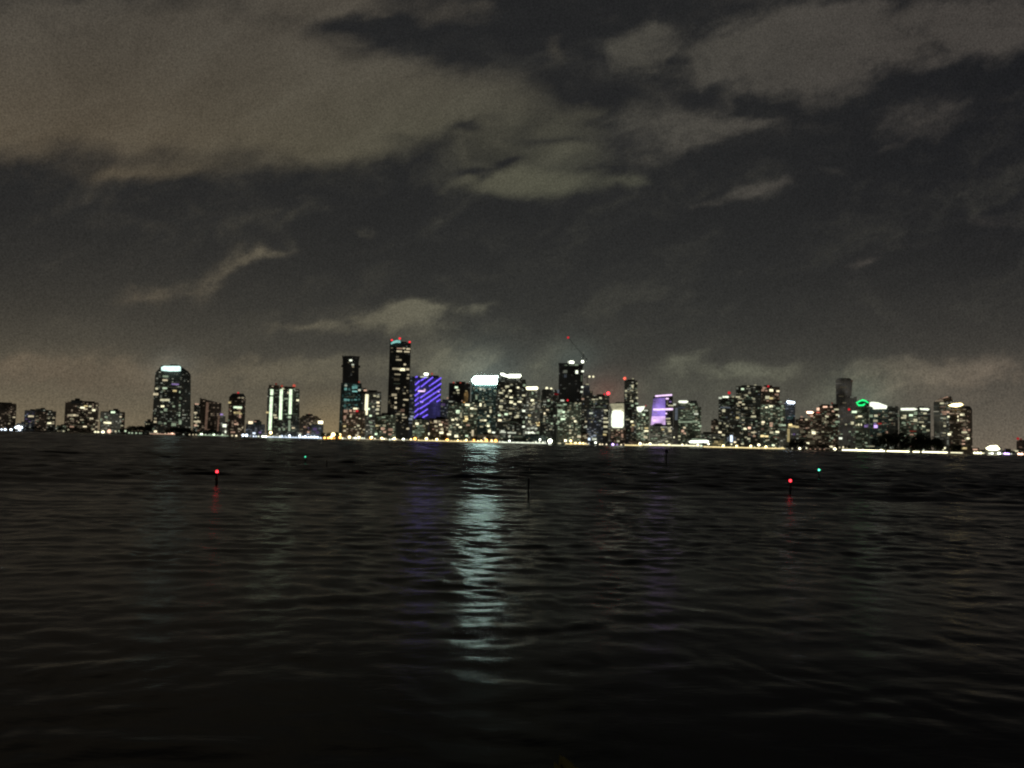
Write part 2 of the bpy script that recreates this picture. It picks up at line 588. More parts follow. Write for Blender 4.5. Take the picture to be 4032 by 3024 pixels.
t = T('brown slab with a roof slanting down to the right', 'the slanted roof brown slab', 787, 873, 1569, 1, 'brown', roof=False, roof_fn=(1568, 1591), rot=0.05, aspect=0.45)
t.vol('side_wing', 764, 788, 1590, None, 'dark', roof=False, fwd=6)
t.vol('annex', 868, 888, 1636, None, 'grey', roof=False, fwd=5)
t.bar('light_strip', 817, 1584, 810, 1692, 9, 'p1'); t.bar('light_strip', 862, 1640, 857, 1700, 6, 'p1')
t.wins('775,1591,15,6,p3;770,1625,13,7,w3;776,1660,26,8,w3;770,1675,12,9,p3;773,1667,8,7,w2;816,1618,9,8,p2;873,1632,11,8,l3;884,1676,15,15,W4;884,1700,15,11,W4;822,1692,12,6,p1;780,1695,12,6,p1').rand(6, 766, 786, 1600, 1690, WARM)

t = T('slim brown tower with a pointed cap and one red beacon', 'the slim pointed cap brown tower', 902, 968, 1564, 0, 'brown', 'oct', 0, 0.9)
t.vol('cap', 916, 960, 1549, 1564, 'black', 'oct', 0, 0.9, taper=(902, 968), roof=False)
t.beacon(938, 1547, 'r3', 9)
t.wins('904,1585,13,9,w4;936,1604,34,9,w4;942,1609,18,6,w3;934,1625,28,8,w4;947,1628,11,9,w4;945,1640,9,14,p2;905,1613,10,12,p1;942,1566,9,5,w2;956,1566,9,6,w2;930,1670,16,7,p3;942,1689,11,7,w2;917,1702,18,7,p2;900,1655,10,8,s1;930,1721,18,7,c3;910,1690,9,6,w1').rand(9, 904, 966, 1575, 1710, WARM)
t = T('low blue dark hall between slim brown tower and striped tower', 'the low dark blue hall', 968, 1044, 1672, 0, 'blue')
t.vol('upper_storey', 978, 1030, 1660, 1674, 'teal')
t.wins('987,1664,18,13,c4;1004,1660,11,5,p2;1000,1706,12,9,b4;1024,1703,10,7,l2;965,1714,9,8,b4;980,1690,9,5,b1;1030,1695,9,5,b1')

t = T('dark tower with three tall vertical white light strips', 'the tower with three white light strips', 1054, 1180, 1531, 0, 'dark', taper=(1048, 1179), rot=-0.06, aspect=0.5)
t.vol('plant_room', 1058, 1100, 1516, 1531, 'brown', 'bow', roof=False)
t.vol('plant_room', 1118, 1162, 1522, 1531, 'brown', roof=False)
t.beacon(1087, 1512, 'R1', 10); t.beacon(1110, 1520, 'R2', 11); t.beacon(1158, 1519, 'R3', 14)
for a in ((1071, 1533, 1070, 1556), (1069, 1562, 1063, 1694), (1108, 1533, 1104, 1652), (1145, 1533, 1142, 1631)):
    t.bar('light_strip', *a, 11, 's4')
t.bar('light_strip', 1140, 1655, 1139, 1697, 8, 's2')
t.wins('1115,1530,12,8,w4;1140,1642,13,11,s3;1137,1546,12,9,w4;1172,1576,11,8,w4;1053,1624,12,8,c4;1082,1635,14,9,c3;1086,1645,14,8,w3;1127,1570,18,7,s2;1083,1593,12,10,W1;1130,1587,11,10,s1;1127,1630,9,7,s2;1158,1532,8,5,s2;1117,1671,9,12,s1;1155,1685,13,8,w3;1100,1690,9,13,s2;1117,1690,9,12,s2;1091,1537,10,6,s1;1170,1560,9,9,s1').rand(18, 1056, 1176, 1545, 1700, ('s1', 'W1', 's1', 'c1', 's0'))

t = T('low dark rounded block with a bright oval light at its right', 'the low rounded block', 1180, 1264, 1648, 0, 'brown', 'bow', 0, 0.5)
t.vol('upper_storey', 1190, 1250, 1639, 1650, 'brown', 'bow', 0, 0.5, taper=(1180, 1262))
t.vol('annex', 1226, 1274, 1672, None, 'blue', roof=False, fwd=8)
t.beacon(1217, 1634, 'R2', 12)
t.wins('1262,1663,20,12,c5;1223,1670,9,7,w2;1200,1681,11,8,p2;1181,1710,13,9,W4;1214,1702,10,8,p3;1213,1711,11,8,b3;1240,1690,16,14,l1;1250,1703,14,12,l1').rand(6, 1184, 1250, 1655, 1700, ('p1', 'w1', 'l1'))

# twin stacked tower
t = T('tall black flared top tower with teal lit floors halfway down', 'the black tower with teal floors', 1349, 1413, 1408, 2, 'black', rot=0.04, taper=(1345, 1411))
t.vol('crown', 1347, 1417, 1401, 1420, 'black', roof=False, taper=(1350, 1413), fwd=1)
t.vol('balcony_ring', 1344, 1419, 1437, 1443, 'black', 'box', 0.04, roof=False, fwd=3)
t.vol('lower_shaft', 1343, 1424, 1508, None, 'teal', roof=False, taper=(1332, 1428), fwd=8)
t.beacon(1414, 1504, 'R2', 8)
t.wins('1381,1419,12,8,W4;1389,1436,10,7,W4;1390,1444,8,6,w2;1373,1427,7,5,w1;1390,1464,9,7,w0;1362,1518,11,8,W2;1361,1532,11,12,t2;1375,1533,9,11,t1;1391,1526,11,14,t2;1402,1524,12,15,t2;1397,1516,17,6,t1;1397,1541,22,6,t3;1415,1536,11,8,W3;1360,1574,13,11,t2;1372,1575,10,9,t2;1386,1575,10,9,t1;1400,1574,12,6,t2;1414,1572,9,6,t1;1358,1598,10,14,t1;1376,1594,9,6,t1;1402,1595,13,6,t1;1350,1560,7,5,t0;1362,1552,8,5,t0')
t.rand(14, 1346, 1420, 1545, 1610, ('t0', 't1', 't0', 's0'))
t = T('brown block with pink lit top floor beneath the teal floors', 'the brown pink topped block', 1348, 1440, 1616, 0, 'brown', rot=-0.05)
t.vol('penthouse', 1385, 1425, 1606, 1618, 'dark', roof=False)
t.wins('1399,1609,18,8,c4;1409,1609,9,6,c2;1406,1618,11,9,r3;1380,1617,11,10,p3;1361,1619,16,14,p2;1395,1619,11,8,p2;1358,1643,11,16,p2;1383,1630,8,6,p2;1357,1678,12,8,w4;1357,1696,11,8,w3;1411,1676,11,8,w4;1403,1691,8,6,w2;1433,1692,11,7,w2;1410,1705,9,12,w2;1405,1714,13,8,c4;1374,1670,9,5,p1').rand(10, 1350, 1438, 1630, 1710, WARM)
t = T('pale slab with a white vertical light strip on its left edge', 'the pale slab with a light strip', 1424, 1502, 1543, 2, 'grey', rot=0.05, aspect=0.5)
t.vol('stair_tower', 1424, 1442, 1527, 1550, 'dark', roof=False, fwd=2)
t.bar('light_strip', 1445, 1553, 1441, 1634, 12, 'c4')
t.wins('1438,1537,13,8,p3;1475,1559,11,6,c3;1488,1561,12,11,c2;1488,1585,12,9,c4;1490,1599,13,8,c4;1487,1612,12,11,c4;1486,1629,12,9,c4;1469,1602,9,7,c3;1452,1610,9,9,c4;1459,1637,10,8,c4;1458,1590,18,5,s1').rand(10, 1450, 1498, 1550, 1700, ('s1', 'c1', 's2'))
t = T('low dark green block between the pale slab and tallest tower', 'the low dark green block', 1478, 1560, 1634, 1, 'green')
t.wins('1485,1676,13,8,c4;1513,1676,13,8,c4;1507,1688,16,11,p3;1514,1701,12,7,p3;1481,1709,11,9,c4;1460,1664,14,7,s2;1510,1643,16,6,s2;1490,1643,12,6,s1;1538,1692,20,12,p2;1536,1710,16,9,p2').rand(12, 1480, 1556, 1645, 1720, ('s1', 'w1', 'w2', 'p1'))

t = T('tallest tower with three red beacons and teal lit roof', 'the tallest tower', 1535, 1618, 1350, 1, 'black', taper=(1521, 1607), rot=0.0, aspect=0.9)
t.vol('crown', 1537, 1580, 1342, 1352, 'black', 'bow', roof=False)
t.beacon(1543, 1340, 'r4', 10); t.beacon(1574, 1333, 'r4', 11); t.beacon(1613, 1347, 'r4', 10)
t.panel('crown_light', [(1539, 1350), (1548, 1343), (1562, 1339), (1576, 1340), (1577, 1350), (1560, 1349), (1549, 1352), (1540, 1356)], 't3', proud=8)
t.wins('1573,1372,24,6,p2;1591,1372,11,7,w3;1608,1374,17,8,w3;1572,1383,24,7,w3;1602,1385,24,7,w3;1565,1405,12,8,w1;1570,1417,25,7,w2;1594,1435,10,8,w3;1556,1452,24,9,w2;1585,1455,22,13,c4;1572,1453,11,9,w3;1605,1454,14,9,w3;1565,1474,26,6,w2;1608,1476,10,7,w2;1606,1489,11,10,w2;1562,1494,24,12,w0;1543,1370,9,6,w1;1544,1385,10,6,w0')
t.wins('1566,1530,16,6,w3;1552,1555,22,12,w2;1558,1567,9,7,w3;1592,1549,11,6,w2;1598,1574,22,6,w3;1558,1585,9,8,w3;1590,1595,9,9,w2;1557,1605,11,11,w3;1585,1616,17,14,p1;1588,1632,10,7,w3;1575,1621,9,7,w1;1560,1632,9,6,w1;1535,1560,8,6,w0;1540,1600,8,6,w0;1592,1644,22,6,w2;1560,1655,18,8,w1').rand(22, 1528, 1610, 1500, 1690, ('w0', 'w1', 'c0', 'w1', 'w2'))

t = T('deep blue tower striped with diagonal violet LED lines', 'the violet LED striped tower', 1634, 1737, 1486, 1, 'indigo', aspect=0.5, taper=(1631, 1731))
t.vol('left_bay', 1612, 1636, 1482, None, 'blue', roof=False, fwd=0.6)
t.vol('plant_room', 1695, 1728, 1478, 1486, 'black', roof=False)
segs = [(1215, 635, 1275, 598), (1140, 690, 1190, 645), (1215, 718, 1365, 598), (1325, 710, 1475, 605), (1140, 768, 1185, 722), (1205, 865, 1475, 680),
        (1135, 838, 1185, 798), (1205, 930, 1465, 758), (1135, 908, 1175, 868), (1335, 918, 1465, 825), (1425, 918, 1462, 895), (1140, 965, 1175, 940),
        (1200, 1010, 1320, 935), (1132, 1055, 1175, 1015), (1200, 1085, 1295, 1020), (1125, 1130, 1170, 1090), (1238, 1130, 1295, 1095), (1143, 592, 1158, 586)]
for xa, ya, xb, yb in segs:
    pa, pb = (1300 + xa / 3.386, 1310 + ya / 3.386), (1300 + xb / 3.386, 1310 + yb / 3.386)
    n = max(2, int(math.hypot(pb[0] - pa[0], pb[1] - pa[1]) / 4.6) + 1)
    bm = bmesh.new()
    for i in range(n):
        q = i / (n - 1)
        P, ang, y = t.surf(pa[0] + (pb[0] - pa[0]) * q, pa[1] + (pb[1] - pa[1]) * q)
        bm_box(bm, P + Vector((0, -0.4, 0)), (2.7, 0.8, 2.7))
    t.place(mesh_obj('led_line', bm, em('v4')))
t.wins('1659,1540,30,7,k4;1672,1536,8,12,k3;1725,1542,12,6,l4;1660,1582,12,7,l4;1622,1570,12,8,b1;1618,1610,12,8,b1;1622,1640,14,9,b2;1617,1650,16,10,b2;1625,1625,12,8,b1;1616,1540,10,9,b0;1622,1590,9,6,b0;1618,1558,8,9,w2')
t.wins('1678,1473,18,10,W5;1670,1484,34,6,W3')
t.beacon(1701, 1472, 'R2', 10)
t = T('low green glowing block at the foot of the LED tower', 'the low green glowing block', 1624, 1688, 1652, 0, 'green', rot=0.06)
t.wins('1642,1668,14,11,c4;1653,1678,30,9,s2;1662,1690,22,9,s1;1628,1700,8,10,s2;1645,1702,30,16,s1;1650,1715,26,10,s1;1683,1668,10,8,w3;1630,1678,10,7,w2;1606,1688,12,8,w3;1668,1678,12,10,w2').rand(8, 1626, 1686, 1662, 1725, ('s1', 's2', 'w1'))
t = T('plain blue grey slab right of the violet LED tower', 'the plain blue grey slab', 1700, 1786, 1590, 2, 'blue', aspect=0.5)
t.vol('setback', 1742, 1770, 1573, 1592, 'blue', roof=False)
t.beacon(1762, 1567, 'p2', 9)
t.wins('1745,1593,18,12,l1;1740,1600,10,8,W1;1775,1581,18,6,W1')
t = T('brown low block with many warm windows beside the green block', 'the brown low block of warm windows', 1690, 1768, 1650, 0, 'brown', rot=-0.07)
t.wins('1715,1660,14,12,w3;1735,1672,14,9,c4;1717,1678,13,8,w3;1740,1690,12,8,w3;1738,1704,18,10,w4;1686,1708,12,11,w4;1742,1663,9,8,p2;1730,1660,12,9,w2;1720,1695,8,9,w2;1757,1668,18,9,p1;1752,1680,9,8,p1;1768,1710,18,9,w4').rand(12, 1692, 1765, 1660, 1725, WARM)

t = T('flat topped dark tower with an amber lit patch of facade', 'the flat topped tower with an amber patch', 1768, 1853, 1511, 1, 'black', aspect=0.6)
t.beacon(1786, 1507, 'R2', 9); t.beacon(1813, 1508, 'R2', 9); t.beacon(1840, 1511, 'R1', 9)
t.vol('lower_block', 1764, 1882, 1584, None, 'green', roof=True, fwd=10)
t.panel('amber_facade', [(1827, 1552), (1832, 1541), (1841, 1541), (1844, 1556), (1841, 1582), (1820, 1583), (1821, 1576), (1829, 1574)], 'amber', proud=0.8)
t.bar('light_strip', 1836, 1538, 1835, 1582, 7, 'y2')
t.wins('1797,1525,14,9,c4;1803,1536,13,8,c4;1789,1547,11,8,c1;1804,1547,11,7,c2;1826,1579,18,7,p3;1827,1584,9,5,o3;1775,1581,18,5,W2;1840,1594,21,9,c4;1858,1608,14,9,c4;1872,1610,14,8,c3;1803,1621,16,14,c4;1815,1633,8,22,c2;1835,1641,15,8,y3;1837,1650,13,10,y4;1831,1657,18,8,y3;1797,1649,11,8,c4;1783,1653,12,8,c4;1802,1672,12,8,c4;1812,1682,13,8,w4;1857,1636,11,8,c4;1817,1609,10,7,c1;1785,1602,12,12,s1;1843,1674,16,7,p2;1858,1638,9,6,c3;1861,1705,9,30,w3;1838,1716,12,8,w4;1797,1717,16,12,w4;1770,1700,14,10,w3')
t.rand(34, 1768, 1878, 1592, 1730, ('c1', 'w1', 's1', 'w2', 'c2', 'p1'))
t = T('dark teal tower topped by a brilliant white hexagonal sign crown', 'the tower with the brilliant white sign crown', 1857, 1962, 1512, 2, 'teal', aspect=0.7, roof=False)
t.vol('crown', 1858, 1961, 1482, 1512, 'black', roof=False, fwd=1.5)
t.panel('crown_sign', [(1857, 1497), (1867, 1483), (1875, 1481), (1961, 1481), (1955, 1494), (1962, 1513), (1872, 1513), (1864, 1507)], 'T8', proud=2.5)
t.wins('1893,1532,10,10,W3;1903,1530,8,9,W2;1908,1536,9,12,W2;1928,1532,12,6,W2;1876,1560,8,14,s2;1876,1569,8,9,s2;1892,1577,16,7,s2;1874,1588,13,6,s2;1892,1594,9,16,c4;1910,1596,9,14,c2;1931,1604,9,7,c2;1932,1619,9,16,c3;1931,1569,9,6,W1;1949,1538,9,6,c2;1957,1550,9,7,c1;1922,1638,10,7,c4;1900,1655,24,8,c4;1911,1655,10,7,c4;1896,1680,14,7,c2;1922,1672,14,22,s2;1923,1677,11,9,c4;1927,1697,12,12,c4;1910,1628,10,6,c1;1895,1637,10,6,c1').rand(40, 1862, 1958, 1525, 1730, ('s0', 's1', 'c1', 'w1', 'c2', 'b0', 's1'))
t = T('dark broad shouldered tower with two white lamps across its top', 'the broad shouldered tower with white top lamps', 1963, 2070, 1492, 1, 'dark', 'oct', aspect=0.8, roof=False)
t.vol('crown', 1975, 2055, 1482, 1492, 'black', 'oct', roof=False, aspect=0.8)
t.vol('shoulder', 1956, 2072, 1505, None, 'dark', roof=False, fwd=5, aspect=0.7)
t.panel('crown_light', [(1970, 1469), (1982, 1470), (1996, 1476), (1996, 1484), (1984, 1481), (1973, 1476)], 'W5', proud=4)
t.panel('crown_light', [(1998, 1477), (2006, 1474), (2050, 1474), (2052, 1480), (2046, 1487), (2000, 1487)], 'W5', proud=4)
t.wins('1997,1522,18,9,c4;2040,1526,10,8,c4;2014,1514,10,6,c2;2064,1517,11,11,s2;1983,1538,11,8,c4;2009,1539,12,9,c4;1972,1547,18,7,c3;1949,1539,10,6,s2;2062,1557,14,8,c3;1995,1561,12,8,c3;2013,1565,14,8,c4;1975,1578,14,10,w4;2013,1583,16,11,c4;2046,1582,18,7,c4;2027,1591,12,7,c4;1972,1602,16,13,c3;1973,1613,9,11,c2;2010,1608,12,8,c2;2062,1618,13,9,W4;1967,1635,13,8,c4;1993,1631,14,9,c4;2009,1628,13,9,c3;2038,1639,12,14,c3;2030,1643,12,7,c4;1968,1655,16,9,c4;1986,1650,9,6,c2;2071,1644,11,8,W4;2008,1650,9,6,c1;2041,1625,10,9,c2;2040,1610,9,6,c1')
t.wins('1980,1697,16,8,W4;1980,1702,26,7,W3;1943,1703,14,8,W4;2015,1704,38,7,W4;1930,1704,8,8,c3;2006,1718,10,12,W3;2062,1680,11,9,W4;2062,1662,9,12,s2;1998,1683,9,8,c1;2040,1690,12,6,W1;1960,1690,9,6,s1;2040,1720,40,9,s1;1960,1722,40,9,s1')
t.rand(44, 1962, 2068, 1512, 1735, ('c1', 'c1', 'w1', 'c2', 's1', 'w2', 'c0'))
t = T('pale brown slab with a straight white sign along its roof', 'the pale slab with a straight white roof sign', 2070, 2128, 1534, 2, 'grey', aspect=0.6, roof=False)
t.panel('roof_sign', [(2070, 1524), (2115, 1523), (2119, 1528), (2114, 1534), (2075, 1534)], 'c5', proud=1)
t.wins('2097,1548,8,13,s2;2096,1576,14,10,c4;2101,1590,11,8,c3;2094,1596,10,7,c2;2090,1612,14,7,c2;2100,1610,9,6,c2;2085,1636,12,9,c4;2085,1660,11,10,c4;2091,1670,10,8,c2;2110,1560,9,8,s1;2112,1620,9,10,s1;2113,1664,8,4,y4;2126,1664,12,4,y4;2122,1675,18,4,y4;2114,1670,4,8,y3;2130,1670,4,8,y3;2122,1669,9,6,o2')
t.wins('2080,1687,12,6,W3;2095,1686,14,7,W3;2110,1687,12,7,W3;2070,1703,12,12,W4;2084,1704,14,10,W4;2097,1703,11,9,W4;2104,1708,9,9,W4;2118,1703,12,8,W3;2080,1720,14,8,c3;2095,1725,14,8,c2').rand(16, 2072, 2126, 1540, 1690, ('c1', 's1', 'w1', 'c2'))
t.bar('light_strip', 2117, 1700, 2117, 1728, 11, 's2'); t.bar('light_strip', 2141, 1691, 2140, 1732, 12, 'c4')
t = T('dark dome topped tower with two small lamps on its dome', 'the dome topped tower with two lamps', 2132, 2196, 1542, 1, 'dark', 'oct', aspect=0.9, taper=(2120, 2202), roof=False)
t.vol('dome', 2138, 2188, 1532, 1542, 'dark', 'oct', aspect=0.9, taper=(2132, 2196), roof=False)
t.beacon(2153, 1529, 'c4', 13); t.beacon(2170, 1531, 'c4', 11)
t.wins('2190,1552,20,8,r1;2198,1541,8,16,b1;2160,1577,9,9,s3;2140,1602,10,8,c3;2156,1615,12,9,w4;2141,1628,13,9,c4;2140,1650,11,8,c2;2141,1658,11,7,c2;2128,1580,11,7,c1;2130,1614,10,8,c1;2157,1600,12,7,s1').rand(22, 2124, 2196, 1560, 1740, ('s1', 's2', 'c1', 'w1', 'c2', 's1'))
t = T('green lit apartment tower in front of the black crane tower', 'the green lit apartment tower', 2194, 2288, 1584, 0, 'green', rot=0.08)
t.vol('stair_tower', 2196, 2226, 1572, 1586, 'green', roof=False)
t.wins('2214,1577,16,8,W4;2225,1593,14,7,s3;2211,1596,22,8,s2;2197,1595,10,7,s2;2206,1618,22,14,s3;2218,1622,14,9,s4;2204,1628,14,8,s2;2220,1637,9,7,s4;2217,1650,20,9,s4;2199,1661,10,9,s3;2199,1635,12,12,s2;2210,1640,9,11,s2;2184,1637,9,7,s3;2173,1668,9,8,s3;2195,1668,12,8,s2;2258,1647,10,8,c4;2265,1659,10,8,c4;2268,1588,10,8,c2;2285,1588,9,6,c2;2244,1678,8,8,c3;2246,1695,11,8,c4;2270,1690,10,10,c2;2245,1705,10,7,c3;2280,1719,16,11,c4;2255,1722,9,7,c3;2207,1689,22,8,s2;2168,1690,12,6,c2;2239,1616,9,7,c2')
t.beacon(2235, 1576, 'r3', 10)
t.rand(44, 2196, 2284, 1592, 1740, ('s1', 's2', 'c1', 'c2', 's1', 'y1', 's0'))

t = T('unfinished black tower with floodlit top floor and a crane', 'the unfinished black tower', 2201, 2296, 1434, 2, 'black', aspect=0.8, roof=False)
t.vol('formwork_deck', 2199, 2240, 1429, 1437, 'black', roof=False, fwd=1)
t.vol('core_wall', 2262, 2290, 1436, 1442, 'black', roof=False)
t.wins('2250,1426,22,11,W5;2240,1425,10,8,W4;2271,1465,11,16,W4;2226,1463,17,14,W1;2294,1462,11,8,W4;2294,1524,11,7,W4;2290,1543,11,8,W3;2222,1530,12,6,W0;2290,1490,6,30,s1;2258,1437,40,8,s1;2226,1480,12,16,b0;2270,1437,16,6,s2;2228,1438,14,6,s1')
t.beacon(2266, 1556, 'r3', 10)
t = T('thin stepped tower just right of the unfinished black tower', 'the thin stepped tower', 2297, 2322, 1516, 1, 'blue', aspect=1.2)
t.vol('lower_block', 2290, 2345, 1556, None, 'dark', roof=False, fwd=6)
t.vol('setback', 2320, 2334, 1540, 1558, 'dark', roof=False)
t.wins('2312,1513,14,6,c2;2295,1571,11,8,p2;2340,1573,22,6,c3;2284,1628,10,8,c3;2308,1600,8,7,w0;2307,1660,9,7,w3;2317,1680,24,11,W4;2302,1682,10,7,W2;2328,1544,8,6,w1').rand(12, 2292, 2342, 1580, 1740, ('s1', 'b1', 'w1', 'W1'))
t = T('grey tower with a large red beacon on its right corner', 'the grey tower with a large red beacon', 2343, 2400, 1560, 0, 'dark', rot=-0.06)
t.vol('plant_room', 2350, 2376, 1552, 1562, 'black', 'bow', roof=False)
t.vol('blue_front', 2312, 2376, 1612, None, 'blue', roof=False, fwd=9)
t.beacon(2395, 1549, 'r5', 14); t.beacon(2380, 1552, 'r3', 9)
t.wins('2364,1567,11,8,c4;2350,1572,12,6,c2;2386,1570,9,6,c1;2386,1616,16,7,c3;2384,1647,18,8,c3;2386,1662,22,9,c3;2384,1680,17,10,c3;2384,1700,18,8,c2;2381,1712,14,9,c4;2327,1627,15,7,W3;2364,1657,8,7,W2;2390,1590,10,6,c1;2360,1600,9,6,s1;2340,1590,10,6,s1')
t.wins('2320,1729,10,12,b4;2340,1729,20,11,W4;2345,1742,10,7,W4;2320,1700,12,8,b1;2342,1715,12,9,b2;2330,1720,9,7,b2').rand(26, 2316, 2396, 1572, 1735, ('b0', 's1', 'b1', 'c1', 'W1', 'c2'))
t = T('block with a huge blank wall floodlit brilliant white', 'the block with the floodlit white wall', 2400, 2460, 1588, 1, 'grey', aspect=0.7, roof=False)
t.vol('lower_block', 2404, 2464, 1686, None, 'brown', roof=False, fwd=5)
t.vol('roof_edge', 2424, 2470, 1583, 1589, 'black', roof=False)
t.panel('lit_wall', [(2401, 1590), (2456, 1588), (2457, 1616), (2411, 1616)], 'c2', proud=1.5)  # floodlighting put in as self-glowing sheets laid over the wall
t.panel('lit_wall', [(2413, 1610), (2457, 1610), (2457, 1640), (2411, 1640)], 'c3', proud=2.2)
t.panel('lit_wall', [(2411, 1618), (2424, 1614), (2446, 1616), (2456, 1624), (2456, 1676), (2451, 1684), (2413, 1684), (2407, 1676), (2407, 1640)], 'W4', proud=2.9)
t.wins('2435,1692,12,9,c2;2410,1694,9,6,c2;2450,1716,9,20,p2;2434,1737,11,8,c4;2412,1718,10,14,p1;2424,1715,9,10,p1').rand(10, 2406, 2462, 1692, 1750, ('p1', 'w1', 'w2', 'p2'))
t = T('slim tower with an orange beacon beside the floodlit wall', 'the slim tower with an orange beacon', 2458, 2510, 1500, 1, 'dark', rot=0.1, aspect=0.8)
t.vol('plant_room', 2484, 2500, 1493, 1501, 'black', roof=False)
t.vol('dark_wing', 2458, 2478, 1592, None, 'black', roof=False, fwd=6)
t.vol('lower_block', 2476, 2514, 1590, None, 'dark', roof=False, fwd=4)
t.beacon(2460, 1490, 'R4', 14); t.beacon(2466, 1589, 'r5', 15)
t.wins('2492,1491,9,5,c2;2490,1521,10,13,c3;2508,1510,8,7,c2;2465,1539,9,8,c3;2464,1555,8,9,c2;2487,1537,16,6,c2;2507,1535,8,8,c1;2508,1545,8,7,c2;2508,1567,9,8,c3;2487,1580,14,9,c3;2490,1597,10,9,s3;2507,1589,13,7,s3;2488,1660,12,8,c4;2493,1674,12,8,c4;2471,1652,18,6,c2;2490,1690,10,24,p1;2510,1730,16,7,p3;2503,1745,22,8,p3').rand(26, 2462, 2508, 1512, 1740, ('c1', 's1', 'c2', 's1', 'w1'))
t = T('short block with a bright white triangular sign on top', 'the short block with a white triangular sign', 2506, 2556, 1612, 0, 'green', rot=0.04)
t.panel('roof_sign', [(2507, 1602), (2540, 1599), (2534, 1612), (2524, 1623), (2513, 1622), (2508, 1614)], 'W4', proud=1.5)
t.beacon(2542, 1598, 'r2', 7)
t.wins('2543,1616,18,7,W4;2535,1633,10,8,c4;2526,1628,8,6,s2;2516,1637,8,6,s2;2545,1686,16,8,c4;2545,1697,18,8,c4;2542,1721,17,11,c4;2516,1686,8,8,c3;2532,1710,8,6,c2;2545,1640,9,6,c1').rand(18, 2508, 2554, 1628, 1738, ('s1', 's2', 's1', 'c1', 'c2'))

t = T('violet floodlit tower with a bright lilac roof line', 'the violet floodlit tower', 2572, 2650, 1563, 1, 'black', rot=-0.02, aspect=0.7, taper=(2566, 2650), roof=False)
t.vol('crown', 2576, 2648, 1556, 1564, 'black', roof=False, roof_fn=(1560, 1554))
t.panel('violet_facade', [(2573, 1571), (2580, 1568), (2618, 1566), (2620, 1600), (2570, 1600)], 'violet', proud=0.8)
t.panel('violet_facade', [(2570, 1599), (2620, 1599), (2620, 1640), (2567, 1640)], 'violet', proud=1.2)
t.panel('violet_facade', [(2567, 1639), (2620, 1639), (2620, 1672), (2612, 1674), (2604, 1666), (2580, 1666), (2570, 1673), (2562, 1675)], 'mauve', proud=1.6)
t.proud = 1.9
t.bar('roof_line', 2580, 1560, 2646, 1555, 6, 'k4')
t.bar('light_band', 2572, 1613, 2649, 1611, 7, 'k4')
for yy, kk in ((1578, 'l2'), (1586, 'l2'), (1604, 'l2'), (1624, 'k2'), (1632, 'l3'), (1648, 'k3'), (1657, 'k4')):
    t.bar('light_band', 2571, yy, 2619, yy - 1, 2.6, kk)
t.wins('2627,1570,13,7,k4;2639,1582,10,6,l2;2641,1597,22,5,c3;2588,1597,16,5,l3;2600,1590,14,5,l2;2617,1628,20,7,k4;2636,1612,24,7,c4;2581,1642,30,6,k3;2604,1638,14,6,k3;2630,1648,20,6,c3;2634,1668,14,7,c3;2632,1660,18,6,c2;2592,1655,36,8,k3')
t.wins('2583,1583,12,5,l3;2604,1578,16,4,l3;2596,1608,24,4,k3;2579,1622,14,5,k3;2606,1626,14,5,l3;2590,1634,26,4,k3;2576,1650,12,5,k4;2600,1662,30,5,k4').rand(8, 2622, 2648, 1575, 1665, ('l1', 'c2', 'c1'))
t = T('grey green low block at the foot of the violet tower', 'the grey green low block', 2560, 2652, 1678, 0, 'grey', rot=0.03)
t.wins('2610,1691,11,8,c4;2638,1697,14,10,c4;2635,1687,13,12,c2;2619,1708,8,7,c3;2605,1683,9,7,c2;2625,1738,12,7,c4;2590,1735,8,5,c1;2652,1722,8,6,c3').rand(12, 2562, 2650, 1690, 1740, ('s1', 'c1', 's2'))
t = T('green grey tower with a long white oval roof sign', 'the tower with a white oval sign', 2668, 2748, 1586, 1, 'green', aspect=0.7, roof=False)
t.vol('roof_deck', 2700, 2744, 1577, 1586, 'black', roof=False)
t.vol('left_bay', 2652, 2670, 1592, None, 'haze', roof=False, fwd=3)
t.vol('right_wing', 2740, 2761, 1602, None, 'green', roof=False, fwd=3)
t.panel('roof_sign', [(2670, 1581), (2676, 1577), (2704, 1577), (2711, 1581), (2706, 1587), (2676, 1587)], 'W4', proud=2)
t.bar('light_band', 2672, 1662, 2746, 1660, 6, 's2')
t.wins('2656,1593,11,9,W4;2663,1630,12,60,b1;2726,1592,20,6,s2;2741,1630,18,8,W4;2695,1684,11,9,c4;2688,1697,11,11,p3;2696,1707,10,8,p3;2757,1678,11,9,s3;2700,1620,40,5,s1;2720,1640,34,8,s1;2683,1645,12,9,s2;2712,1648,30,8,s1;2675,1718,10,8,c3;2652,1722,9,7,c4;2741,1605,9,8,s1;2675,1731,9,6,c2;2745,1719,10,7,c1;2684,1605,30,10,b0').rand(30, 2672, 2756, 1600, 1738, ('s1', 's1', 'c1', 's2', 'w1'))

